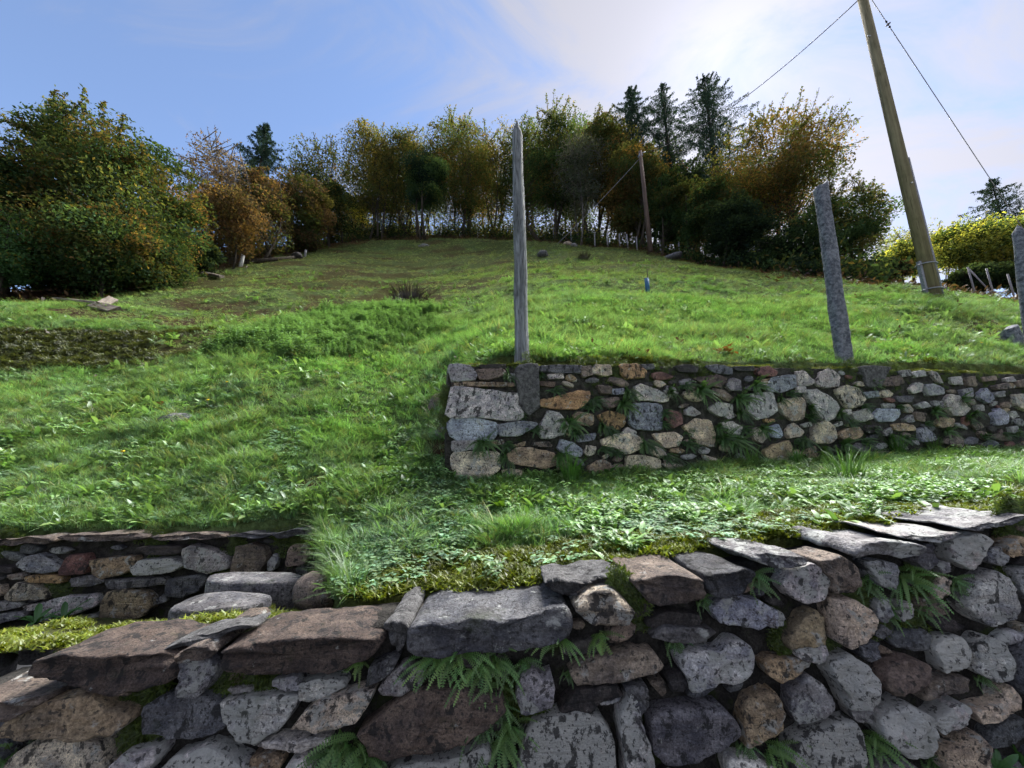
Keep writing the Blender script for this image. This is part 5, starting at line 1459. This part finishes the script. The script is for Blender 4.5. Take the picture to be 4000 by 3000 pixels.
def scatter_group():
    ng = bpy.data.node_groups.new('scatter', 'GeometryNodeTree')
    ng.interface.new_socket('Geometry', in_out='INPUT', socket_type='NodeSocketGeometry')
    ng.interface.new_socket('Sources', in_out='INPUT', socket_type='NodeSocketCollection')
    ng.interface.new_socket('Geometry', in_out='OUTPUT', socket_type='NodeSocketGeometry')
    gi, go = ng.nodes.new('NodeGroupInput'), ng.nodes.new('NodeGroupOutput'); L = ng.links.new
    ci = ng.nodes.new('GeometryNodeCollectionInfo'); ci.inputs['Separate Children'].default_value = True; ci.inputs['Reset Children'].default_value = True
    L(gi.outputs[1], ci.inputs['Collection'])
    ip = ng.nodes.new('GeometryNodeInstanceOnPoints'); ip.inputs['Pick Instance'].default_value = True
    def na(name, t):
        n = ng.nodes.new('GeometryNodeInputNamedAttribute'); n.data_type = t; n.inputs['Name'].default_value = name; return n.outputs[0]
    er = ng.nodes.new('FunctionNodeEulerToRotation'); L(na('rot', 'FLOAT_VECTOR'), er.inputs[0])
    L(gi.outputs[0], ip.inputs['Points']); L(ci.outputs[0], ip.inputs['Instance'])
    L(na('idx', 'INT'), ip.inputs['Instance Index']); L(er.outputs[0], ip.inputs['Rotation']); L(na('scl', 'FLOAT_VECTOR'), ip.inputs['Scale'])
    L(ip.outputs[0], go.inputs[0]); return ng
NG = scatter_group()
def scatter(name, P, idx, rot, scl, tint, src, label, cat):
    m = bpy.data.meshes.new(name); n = len(P)
    m.vertices.add(n); m.vertices.foreach_set('co', np.asarray(P, np.float32).ravel())
    def put(nm, t, key, arr):
        a = m.attributes.new(nm, t, 'POINT'); a.data.foreach_set(key, np.asarray(arr).ravel())
    put('idx', 'INT', 'value', np.asarray(idx, np.int32)); put('rot', 'FLOAT_VECTOR', 'vector', np.asarray(rot, np.float32))
    put('scl', 'FLOAT_VECTOR', 'vector', np.asarray(scl, np.float32))
    put('tint', 'FLOAT_COLOR', 'color', np.concatenate([np.asarray(tint, np.float32), np.ones((n, 1), np.float32)], 1))
    o = bpy.data.objects.new(name, m); COL.objects.link(o)
    md = o.modifiers.new('scatter', 'NODES'); md.node_group = NG
    for it in NG.interface.items_tree:
        if it.name == 'Sources': md[it.identifier] = src
    return kind(o, 'stuff', label, cat)

def slope_rot(X, Y, amount):
    e = 0.06; zx = (ground_z(X + e, Y) - ground_z(X - e, Y)) / (2 * e); zy = (ground_z(X, Y + e) - ground_z(X, Y - e)) / (2 * e)
    zx, zy = np.clip(zx, -1, 1), np.clip(zy, -1, 1)
    tiltx = np.arctan(zy) * amount; tilty = -np.arctan(zx) * amount
    return np.stack([tiltx, tilty, rng.uniform(0, 6.283, len(X))], 1)

def field(n, y0, y1, amax=1.62, p=1.0):
    """random spots on the hillside, even per square metre, inside the strip of ground the photo shows"""
    Y = np.sqrt(rng.uniform(y0 ** 2, y1 ** 2, n)) if p == 1.0 else y0 * (y1 / y0) ** rng.random(n)
    X = rng.uniform(-amax, amax, n) * Y
    ok = (Y > front_y(X / Y) + 0.02) & ~((np.abs(Y - wall_y(X) - .10) < .13) & (X > MW_X0 - .03)) & (Y < edge_y(X, Y) + 1.0)
    return X[ok], Y[ok]

def meadow():
    P, I, Ro, S, T = [], [], [], [], []
    WP, WI, WR, WS, WT = [], [], [], [], []
    MP, MI, MR, MS, MT = [], [], [], [], []
    for n, y0, y1, big in ((34000, 1.72, 4.2, .95), (42000, 4.0, 9.0, 1.15), (46000, 9.0, 18.0, 1.5), (40000, 18.0, 36.0, 2.2)):
        X, Y = field(n, y0, y1); br, mo, li = cover(X, Y); big_n = fbm(X * .7 + 3, Y * .7, 41); sm = fbm(X * 2.6, Y * 2.6 + 7, 43); m = len(X)
        cap = (Y < 2.15) & (X > -0.9)
        keep = rng.random(m) > np.clip(br * .85 + li * 0.9 + mo * .35 + cap * .35, 0, .97)
        # how lush: taller near the path, short on the terraces above
        s = (0.50 + 0.70 * sm) * big * rng.uniform(.7, 1.25, m)
        s *= np.where(Y > 9, .8, 1.0) * (1 - .45 * mo) * (1 - .4 * br) * np.where(Y < 2.3, .8, 1.0)
        idx = np.where(rng.random(m) < np.clip((sm - .5) * 2.2 + .06, .03, .5), 6 + rng.integers(0, 3, m), rng.integers(0, 6, m))
        base = np.array([.190, .315, .155]); dry = np.array([.265, .275, .135]); blue = np.array([.210, .335, .235]); lush = np.array([.172, .335, .125])
        w = np.clip((big_n - .42) * 3.2, 0, 1)[:, None]; c = base * (1 - w) + lush * w
        b2 = np.clip((fbm(X * 1.7 + 30, Y * 1.7, 51) - .55) * 4, 0, .8)[:, None]; c = c * (1 - b2) + blue * b2
        d2 = np.clip(mo * .55 + br * .5 + (rng.random(m) < .12) * .9 + .35 * smooth((Y - 10) / 12), 0, 1)[:, None]; c = c * (1 - d2) + dry * d2
        c = c * rng.uniform(.5, 1.45, (m, 1)) * (0.75 + .5 * fbm(X * 1.1 + 70, Y * 2.2, 87))[:, None]
        Z = ground_z(X, Y); r = slope_rot(X, Y, .35)
        r[:, :2] += rng.normal(0, .12, (m, 2))
        P.append(np.stack([X, Y, Z - .005], 1)[keep]); I.append(idx[keep]); Ro.append(r[keep]); sc3 = np.repeat(s[keep, None], 3, 1); sc3[:, 2] *= np.where(Y[keep] > 9, .50, np.where(Y[keep] > 4.2, .62, .72)); S.append(sc3); T.append(c[keep])
        # broad-leaved weeds and clover
        if y0 < 16:
            frac = .62 if y0 < 3 else (.35 if y0 < 8 else .12)
            patch = fbm(X * 1.3 + 60, Y * 1.3, 61); near = np.clip(1.5 - (Y - 1.7) / 2.5, .35, 1.4)
            k2 = (rng.random(m) < frac * near * np.clip((patch - .30) * 3.0, .1, 1.3)) & (br < .7) & (li < .3)
            k2 &= ~(cap & (rng.random(m) < .5))
            xi, yi = X[k2], Y[k2]; q = len(xi); pt = fbm(xi * 2 + 5, yi * 2, 71)
            wi = np.where(pt > .60, 4 + rng.integers(0, 3, q), np.where(rng.random(q) < .72, rng.integers(0, 4, q), 7 + rng.integers(0, 2, q)))
            ws = rng.uniform(.38, .9, q) * (1 if y0 < 3 else (1.3 if y0 < 8 else 1.7))
            wc = np.where((pt > .60)[:, None], np.array([.200, .335, .180]), np.array([.205, .345, .130])) * rng.uniform(.5, 1.35, (q, 1))
            WP.append(np.stack([xi, yi, ground_z(xi, yi) + .005], 1)); WI.append(wi); WR.append(slope_rot(xi, yi, .6)); WS.append(np.repeat(ws[:, None], 3, 1)); WT.append(wc)
        # moss
        k3 = (mo > .5) & (rng.random(m) < .85)
        if y0 < 8:
            xi, yi = X[k3], Y[k3]; q = len(xi)
            MP.append(np.stack([xi, yi, ground_z(xi, yi)], 1)); MI.append(rng.integers(0, 3, q)); MR.append(slope_rot(xi, yi, 1.0))
            MS.append(np.repeat(rng.uniform(.8, 1.9, (q, 1)) * (1 if y0 < 3 else 1.6), 3, 1)); MT.append(np.where((yi > 4)[:, None] & (xi < -1.5)[:, None], np.array([.095, .112, .032]), np.array([.150, .185, .028])) * rng.uniform(.45, 1.3, (q, 1)))
    # long grass hanging over the cut edge beside the steps and over the low left wall
    t = rng.random(150); X = -1.40 + .70 * t + rng.normal(0, .03, 150); Y = 2.82 - 1.06 * t + rng.normal(0, .03, 150) + .03
    X = np.concatenate([X, rng.uniform(-4.2, -1.4, 130)]); Y = np.concatenate([Y, rng.uniform(2.86, 2.98, 130)]); m = len(X)
    r = np.stack([rng.uniform(.0, .5, m), rng.uniform(-.6, .0, m), rng.uniform(0, 6.28, m)], 1)
    P.append(np.stack([X, Y, ground_z(X, Y) - .01], 1)); I.append(rng.integers(6, 9, m)); Ro.append(r); S.append(np.repeat(rng.uniform(.4, .85, (m, 1)), 3, 1)); T.append(np.array([.17, .30, .12]) * rng.uniform(.5, 1.2, (m, 1)))
    st = np.vstack
    scatter('meadow_grass', st(P), np.concatenate(I), st(Ro), st(S), st(T), C_GRASS, 'short green meadow grass covering the slope and terrace', 'grass')
    scatter('meadow_weeds', st(WP), np.concatenate(WI), st(WR), st(WS), st(WT), C_WEED, 'broad-leaved weeds and clover growing through the grass', 'weeds')
    # extra moss cushions: along the copings, in the stair passage, on the upper wall's top
    ex = []
    for (x0, x1, y0, y1, n) in ((-.72, .2, 1.74, 2.05, 240), (.2, 2.3, 1.74, 2.12, 420), (-2.6, -1.55, 1.72, 2.45, 420), (-1.5, -.9, 1.78, 2.1, 90)):
        X = rng.uniform(x0, x1, n); Y = rng.uniform(y0, y1, n); k = fbm(X * 5, Y * 5, 81) > .47; ex.append((X[k], Y[k]))
    X = np.concatenate([e[0] for e in ex]); Y = np.concatenate([e[1] for e in ex]); q = len(X)
    zp = EYE - 0.88 - 0.25 * (Y - 2.05) + 0.10 * smooth((X + 1.9) / 0.6) + (fbm(X * 4, Y * 4, 31) - 0.5) * 0.06 - 0.14 * smooth((-2.6 - X) / 1.5)
    inside = Y > front_y(X / Y); Z = np.where(inside, ground_z(X, Y), zp)
    MP.append(np.stack([X, Y, Z], 1)); MI.append(rng.integers(0, 3, q)); MR.append(np.stack([np.zeros(q), np.zeros(q), rng.uniform(0, 6.28, q)], 1))
    MS.append(np.repeat(rng.uniform(.8, 1.8, (q, 1)), 3, 1)); MT.append(np.array([.185, .225, .024]) * rng.uniform(.6, 1.25, (q, 1)))
    # upper wall crest
    n = 900; X = rng.uniform(MW_X0, 7.2, n); d = rng.uniform(.0, .30, n); k = fbm(X * 2.2, d * 3, 91) > .44; X, d = X[k], d[k]
    tx, tz = zip(*MTOP); Z = np.interp(X, tx, tz) + .005; q = len(X)
    MP.append(np.stack([X, wall_y(X) + d, Z], 1)); MI.append(rng.integers(0, 3, q)); MR.append(np.stack([np.zeros(q), np.zeros(q), rng.uniform(0, 6.28, q)], 1))
    MS.append(np.repeat(rng.uniform(.7, 1.6, (q, 1)), 3, 1)); MT.append(np.array([.13, .155, .026]) * rng.uniform(.5, 1.25, (q, 1)))
    # joints of the walls
    for wall, spots in ((wn, [(205, 2900, 60), (510, 2690, 55), (580, 2740, 70), (545, 2870, 60), (890, 2650, 50), (930, 2620, 40), (1010, 2610, 70), (1040, 2640, 50), (2430, 2280, 45), (2450, 2350, 60), (2480, 2400, 45), (2110, 2780, 50), (1960, 2720, 60),
                             (3370, 2350, 60), (3400, 2420, 55), (3330, 2300, 40), (3600, 2280, 60), (3620, 2260, 45), (3960, 2060, 70), (3970, 2010, 60), (3910, 2270, 25), (3550, 2400, 50), (3060, 2500, 40), (3830, 2300, 25), (600, 2650, 40), (3210, 2480, 40)]),
                        (wm, [(1745, 1560, 60), (1740, 1620, 60), (2360, 1445, 60), (2400, 1450, 50), (2590, 1445, 60), (2750, 1450, 50), (2290, 1430, 40), (3140, 1440, 50), (3310, 1450, 50), (3500, 1455, 60), (3700, 1465, 60), (3850, 1468, 60), (2050, 1428, 50)]),
                        (wl, [(40, 2130, 50), (600, 2115, 50), (850, 2240, 40), (920, 2130, 40), (1150, 2120, 50), (1090, 2090, 40), (230, 2300, 40), (20, 2105, 40)])):
        for px, py, r in spots:
            q = int(r * .85); qx, qy = px + rng.normal(0, r * .45, q), py + rng.normal(0, r * .45, q)
            pts = np.array([wall.world(*wall.uv(a, b), -.012) for a, b in zip(qx, qy)])
            MP.append(pts); MI.append(rng.integers(0, 3, q)); MR.append(np.stack([np.full(q, 1.35), np.zeros(q), rng.uniform(-.5, .5, q)], 1))
            MS.append(np.repeat(rng.uniform(.55, 1.15, (q, 1)), 3, 1)); MT.append(np.array([.085, .125, .022]) * rng.uniform(.5, 1.3, (q, 1)))
    scatter('moss', st(MP), np.concatenate(MI), st(MR), st(MS), st(MT), C_MOSS, 'yellow-green moss cushions along the copings and in the joints', 'moss')
    # nettles
    lo, hi = REG_NETTLE.min(0), REG_NETTLE.max(0); X = rng.uniform(lo[0], hi[0], 4200); Y = rng.uniform(lo[1], hi[1], 4200)
    wv = (fbm(X * .9, Y * .9, 95) - .5) * 1.6; k = pip(REG_NETTLE, X + wv + rng.normal(0, .2, len(X)), Y + wv * .7 + rng.normal(0, .2, len(X))); X, Y = X[k], Y[k]; q = len(X); hs = (.12 + .85 * fbm(X * 1.3, Y * 1.3, 97))[:, None]
    scatter('nettle_patch', np.stack([X, Y, ground_z(X, Y)], 1), rng.integers(0, 4, q), np.stack([np.zeros(q), np.zeros(q), rng.uniform(0, 6.28, q)], 1),
            np.repeat(rng.uniform(.6, 1.15, (q, 1)) * hs, 3, 1), np.array([.170, .300, .120]) * rng.uniform(.7, 1.35, (q, 1)), C_NETTLE, 'dense patch of dark green nettles on the slope left of the grey post', 'nettles')
    # fallen leaves
    n = 26000; Y = np.sqrt(rng.uniform(8 ** 2, 44 ** 2, n)); X = rng.uniform(-1.6, 1.6, n) * Y
    e = edge_y(X, Y); k = (Y > e - 1.4 + rng.normal(0, .8, n)) & (Y < e + 9); X, Y = X[k], Y[k]
    X2, Y2 = field(900, 4, 20); X, Y = np.concatenate([X, X2]), np.concatenate([Y, Y2]); q = len(X)
    sc = np.repeat(rng.uniform(.7, 1.3, (q, 1)), 3, 1); sc[-len(X2):] *= .4
    cs = np.array([(.10, .056, .03), (.075, .044, .027), (.13, .078, .036), (.055, .037, .027)])[rng.integers(0, 4, q)]
    scatter('fallen_leaves', np.stack([X, Y, ground_z(X, Y) + .01], 1), rng.integers(0, 4, q), slope_rot(X, Y, 1.0), sc, cs * rng.uniform(.7, 1.3, (q, 1)), C_LITTER, 'brown fallen leaves along the edge of the wood', 'leaves')
meadow()

# ------------------------------------------------------------------ single plants
def plant_mesh(name, parts, cols):
    V, F, T = [], [], []
    for (v, f), c in zip(parts, cols):
        n = len(V); V += v; F += [tuple(i + n for i in q) for q in f]; T += [c] * len(f)
    m = mesh_from(name, V, F); a = m.attributes.new('tone', 'FLOAT_COLOR', 'FACE'); a.data.foreach_set('color', np.array([(*c, 1) for c in T], np.float32).ravel())
    m.materials.append(M_FERN); return m
def frond(start, d, L, n=22, w=.008):
    """maidenhair spleenwort frond: arching midrib with paired round leaflets"""
    v, f = [], []; p = Vector(start); d = Vector(d).normalized(); st = L / n
    for i in range(n):
        d = (d + Vector((0, 0, -1.05 / n))).normalized(); q = p + d * st
        side = d.cross(Vector((0, -1, .25))).normalized()
        nrm = side.cross(d).normalized(); k = w * (1 - .62 * (i / n) ** 1.6) * (.75 if i < 2 else 1)
        for sg in (-1, 1):
            a = side * sg; b = len(v); c = p + d * st * .1
            v += [c, c + a * k * .55 + d * k * .42 + nrm * k * .10, c + a * k * 1.15 + d * k * .12 - nrm * k * .05, c + a * k * .6 - d * k * .30]
            f.append((b, b + 1, b + 2, b + 3))
        b = len(v); v += [p - side * .0012, p + side * .0012, q + side * .001, q - side * .001]; f.append((b, b + 1, b + 2, b + 3)); p = q
    return v, f
def fern_mesh(name, n, L0, L1, col, w=.008, spread=1.0, r0=.03):
    ps, cs = [], []
    for i in range(n):
        an = rt(0, 2 * math.pi); d = Vector((math.cos(an) * spread * rt(.5, 1.2), -rt(.35, 1.1), math.sin(an) * spread * rt(.4, 1.1) + .10))
        L = L0 + (L1 - L0) * random.random() ** .8
        ps.append(frond((rt(-r0, r0), -rt(0, .012), rt(-r0, r0) * .6), d, L, max(8, int(L / .0062)), w * rt(.8, 1.15))); k = rt(.5, 1.5); g = rt(.85, 1.25); cs.append((col[0] * k * g, col[1] * k, col[2] * k))
    return plant_mesh(name, ps, cs)
FERNS = [fern_mesh('fern', 22, .04, .12, (.14, .28, .08)), fern_mesh('fern', 26, .04, .13, (.11, .23, .07)), fern_mesh('fern', 13, .04, .10, (.15, .27, .07)), fern_mesh('fern', 18, .04, .10, (.10, .205, .065))]
FSMALL = [fern_mesh('fern', 26, .08, .15, (.062, .13, .040), .011), fern_mesh('fern', 32, .09, .18, (.074, .155, .045), .012), fern_mesh('fern', 22, .07, .13, (.052, .115, .036), .010)]
def wall_plant(wall, mesh, px, py, s, label, group=None, name='fern', cat='fern', out=.0):
    o = bpy.data.objects.new(name, mesh); COL.objects.link(o); o.location = wall.world(*wall.uv(px, py), out)
    o.scale = (s, s, s); o.rotation_euler = (0, rt(-.35, .35), math.atan(wall.m) + rt(-.25, .25)); return tag(o, label, cat, group)
for px, py, v, s, lab in [
    (1690, 2575, 0, 1.1, 'leftmost fern of the lush cluster under the biggest coping slab'), (1860, 2610, 0, 1.15, 'lowest fern of the lush cluster under the biggest coping slab'), (2020, 2600, 3, 1.2, 'dark fern at the right of the lush cluster under the slab'), (1935, 2690, 1, 1.0, 'fern hanging in the joint above the white spotted stone'), (1990, 2830, 1, 1.1, 'fern trailing down left of the white spotted stone'), (1300, 2930, 3, 1.3, 'dark fern left of the large one at the bottom'), (1440, 2930, 1, 1.2, 'fern right of the large dark one at the bottom'),
    (1405, 2590, 2, .75, 'small yellow-green fern under the middle coping slabs'), (1780, 2555, 0, 1.25, 'large bright fern hanging under the biggest coping slab'),
    (1935, 2560, 1, 1.15, 'dense fern right of the large one under the biggest coping slab'), (2165, 2490, 0, .95, 'drooping fern at the right end of the biggest coping slab'),
    (2335, 2490, 2, 1.15, 'fern with spread fronds below the pale tilted coping stone'), (1370, 2890, 1, 1.35, 'large dark fern at the bottom left of the rust-brown stone'),
    (1870, 2830, 3, 1.15, 'fern right of the rust-brown stone, upper of a column'), (1960, 2890, 1, 1.2, 'dark fern beside the white spotted stone, lower of a column'),
    (1950, 2760, 3, .9, 'fern at the right tip of the rust-brown stone'), (2620, 2500, 3, .85, 'small fern above the grey kidney-shaped stone'), (2215, 2625, 3, .5, 'tiny fern left of the brown wedge stone'),
    (2940, 2260, 3, 1.0, 'fern under the thin slab left of the round pale stone'), (2735, 2345, 3, .7, 'small fern below the short brown coping block'), (3370, 2270, 3, 1.1, 'dark fern right of the brown corner stone'),
    (3540, 2250, 1, 1.2, 'large dark fern below the tilted slate slab'), (3715, 2280, 3, .9, 'fern left of the big grey lichen stone at the right'), (3460, 2390, 3, .8, 'small fern between two grey stones under the tilted slab'),
    (3585, 2370, 3, .95, 'fern drooping below the large dark one at the right'), (3400, 2880, 1, 1.1, 'dark fern left of the big white stone at the lower right'), (3820, 2640, 3, .6, 'tiny fern under the speckled block at the right'),
    (3010, 2910, 1, 1.1, 'dark fern at the bottom between tan and white stones'), (2900, 2900, 3, .75, 'fern sprig under the tan upright stone at the bottom'), (40, 2930, 1, 1.0, 'dark fern at the bottom left corner'), (3620, 2970, 3, .9, 'fern at the bottom edge below the pale tan block')]:
    wall_plant(wn, FERNS[v], px, py, s, lab)
for r, x, y, s in [(5, 620, 210, 1.0), (5, 850, 215, .6), (5, 950, 320, 1.1), (5, 1230, 400, 1.3), (5, 1190, 440, 1.0), (5, 1290, 570, 1.3), (5, 1350, 630, 1.0), (5, 1600, 700, 1.4), (5, 1900, 700, 1.4), (5, 1780, 330, 1.2), (5, 1880, 290, 1.3), (5, 2000, 330, 1.5), (5, 440, 700, 1.1), (5, 400, 745, .9), (5, 600, 710, 1.1),
                   (5, 800, 600, 1.1), (5, 1060, 560, 1.3), (5, 1080, 620, 1.2), (5, 1300, 740, 1.2), (5, 1380, 770, 1.0), (5, 2120, 660, 1.4), (5, 1730, 480, 1.2), (5, 1720, 560, 1.0), (5, 1480, 330, 1.2), (5, 1450, 430, 1.2), (5, 1750, 800, 1.3), (5, 1000, 790, 1.1), (5, 600, 810, 1.1), (5, 700, 500, .8), (5, 1900, 620, .9), (5, 2130, 590, 1.0),
                   (6, 170, 380, 1.3), (6, 160, 480, 1.3), (6, 270, 290, 1.2), (6, 520, 345, 1.2), (6, 660, 440, 1.2), (6, 880, 490, 1.3), (6, 650, 510, 1.3), (6, 60, 670, 1.4), (6, 180, 600, 1.3), (6, 330, 600, 1.0), (6, 150, 700, 1.4), (6, 1100, 600, 1.2), (6, 1250, 660, 1.4), (6, 940, 560, 1.2), (6, 760, 740, 1.2), (6, 900, 720, 1.3),
                   (6, 1050, 690, 1.4), (6, 620, 680, 1.2), (6, 1750, 390, 1.0), (6, 1340, 660, 1.3), (6, 450, 380, 1.0), (6, 560, 690, 1.1), (6, 1050, 440, 1.1), (6, 1300, 440, 1.0), (6, 1560, 480, 1.1), (6, 1800, 520, 1.2), (6, 1900, 650, 1.3), (6, 2050, 640, 1.2), (6, 1650, 620, 1.0), (6, 1120, 280, .8), (6, 1850, 480, 1.0), (6, 2150, 620, 1.2), (6, 1500, 560, 1.0), (6, 990, 300, .8)]:
    ox, oy, k = REGIONS[r]
    wall_plant(wm, random.choice(FSMALL), ox + x / k, oy + y / k, s, 'small dark green fern growing from a joint of the upper stone wall', 'ferns in the joints of the upper wall')

def tuft_mesh(name, n, h0, h1, w, col, r=.06, lean=(.2, .8)):
    ps, cs = [], []
    for i in range(n):
        an = rt(0, 6.28); q = r * math.sqrt(random.random()); a2 = an + rt(-.5, .5); h = rt(h0, h1)
        ps.append(blade((math.cos(an) * q, math.sin(an) * q, 0), math.cos(a2), math.sin(a2), h, w, h * rt(*lean), 5)); k = rt(.65, 1.3); cs.append(tuple(c * k for c in col))
    return plant_mesh(name, ps, cs)
TUFT = [tuft_mesh('grass_tuft', 130, .14, .34, .007, (.085, .21, .035), .07), tuft_mesh('grass_tuft', 110, .14, .30, .007, (.095, .20, .045), .09)]
for k, (r, x, y, s, lab) in enumerate([(5, 1070, 985, 1.05, 'tall bright grass tuft at the foot of the upper wall, leftmost'), (6, 235, 880, .95, 'tall grass tuft at the wall foot left of the big tan stone'), (6, 585, 870, .8, 'smaller grass tuft at the wall foot right of the big tan stone'),
                                       (6, 950, 985, 1.25, 'largest bright grass tuft standing on the terrace before the upper wall'), (6, 1310, 790, 1.0, 'grass tuft at the wall foot near the right'), (6, 1560, 770, .9, 'grass tuft at the wall foot nearest the right edge')]):
    ox, oy, q = REGIONS[r]; p = hit(ox + x / q, oy + y / q)
    o = bpy.data.objects.new('grass_tuft', TUFT[k % 2]); COL.objects.link(o); o.location = p; o.scale = (s, s, s); o.rotation_euler.z = k * 1.1; tag(o, lab, 'grass tuft', 'tall grass tufts at the foot of the upper wall')
# leafy weeds that stand out singly
def rosette(n, L0, L1, col, rise=(.7, 1.5)):
    ps, cs = [], []
    for i in range(n):
        an = 6.28 * i / n + rt(-.3, .3); L = rt(L0, L1); ps.append(leaf_shape((0, 0, .005), math.cos(an), math.sin(an), L, L * rt(.24, .32), rt(*rise), rt(.4, .9), 5)); k = rt(.75, 1.25); cs.append(tuple(c * k for c in col))
    return plant_mesh('weed_rosette', ps, cs)
RM = rosette(11, .12, .19, (.12, .225, .035)); RM2 = rosette(10, .10, .16, (.060, .160, .045))
for px, py, me, s, lab, onpath in [(1135, 2010, RM, .9, 'pale green leafy rosette on the slope above the low left wall', 0), (245, 2425, RM2, .75, 'leafy green weed at the foot of the low left wall', 1), (140, 2440, RM2, .7, 'leafy weed left of the other at the low wall foot', 1),
                                   (1285, 2310, RM, .5, 'small pale weed growing beside the brown boulder', 1), (3870, 2985, RM2, .42, 'bright leafy weed at the bottom right corner', 2), (3960, 2975, RM2, .4, 'leafy weed at the very bottom right edge', 2), (1960, 2000, RM, .9, 'leafy weed rosette in the middle of the terrace grass', 0), (2380, 1860, RM2, .9, 'dandelion-like rosette near the upper wall foot', 0)]:
    if onpath == 2: p = wn.world(*wn.uv(px, py), .02)
    elif onpath == 1:
        p = at(px, py, 2.55 if px < 1000 else 1.95)
    else: p = hit(px, py)
    o = bpy.data.objects.new('weed_rosette', me); COL.objects.link(o); o.location = p; o.scale = (s, s, s); o.rotation_euler.z = px
    if onpath == 2: o.rotation_euler.x = .9
    tag(o, lab, 'weed')
# dark dead shrub in the meadow, tussocks, flowers
p = hit(1602, 1180); o = obj('dead_shrub', tuft_mesh('dead_shrub', 420, .18, .42, .016, (.030, .022, .022), .42, (.2, 1.2)), None); o.location = p; o.scale = (1.5, 1.3, 1.5); tag(o, 'dark withered shrub on the open slope left of the grey post', 'shrub')
p = hit(2282, 1015); o = obj('dead_shrub', tuft_mesh('dead_shrub', 160, .2, .5, .03, (.045, .040, .022), .25, (.2, 1.0)), None); o.location = p; tag(o, 'small brown tussock on the slope left of the far pole', 'shrub')
for k, (px, py, where) in enumerate([(3510, 1275, 'right of the tall granite post'), (3842, 1370, 'near the stone block at the right'), (1775, 1395, 'just above the left end of the upper wall'), (1658, 1405, 'left of the others by the upper wall end'), (1715, 1400, 'between two others by the upper wall end'),
                                     (880, 1530, 'on the slope below the nettles'), (805, 1604, 'right of the flat dark stone'), (470, 1818, 'low on the left slope'), (2430, 1370, 'above the middle of the upper wall'), (3025, 1205, 'left of the tall granite post')]):
    p = hit(px, py); V, F = [], []
    root = tag(empty('dandelion', p), 'small yellow dandelion ' + where, 'flower', 'yellow flowers dotted in the meadow')
    r = .018 * (1.5 if p[1] > 6 else 1.1); n = 12
    V = [(0, 0, .012)] + [(math.cos(6.283 * i / n) * r * (1 if i % 2 else .78), math.sin(6.283 * i / n) * r * (1 if i % 2 else .78), .004) for i in range(n)] + [(0, 0, -.006)]
    F = [(0, 1 + i, 1 + (i + 1) % n) for i in range(n)] + [(n + 1, 1 + (i + 1) % n, 1 + i) for i in range(n)]
    h = obj('flower_head', mesh_from('flower_head', V, F), root, M_FLOWER); h.location = (0, 0, .13); h.rotation_euler.x = .5
    V, F = tube([(0, 0, 0), (.005, 0, .07), (0, 0, .128)], [.0025, .0022, .002], 5); s_ = obj('stem', mesh_from('stem', V, F), root, M_BARKG)
def brown_heap(px, py, label):
    p = hit(px, py); ps, cs = [], []
    for i in range(26):
        a2 = rt(0, 6.28); L = rt(.05, .10); ps.append(leaf_shape((rt(-.09, .09), rt(-.06, .06), rt(.03, .12)), math.cos(a2), math.sin(a2), L, L * .5, rt(-.3, .8), rt(-.2, .6), 3, .3)); k = rt(.6, 1.4); cs.append((.26 * k, .11 * k, .035 * k))
    o = obj('dry_leaf_clump', plant_mesh('dry_leaf_clump', ps, cs), None); o.location = p; tag(o, label, 'dry leaves')
brown_heap(2830, 1392, 'clump of rusty dry leaves in the grass above the upper wall')
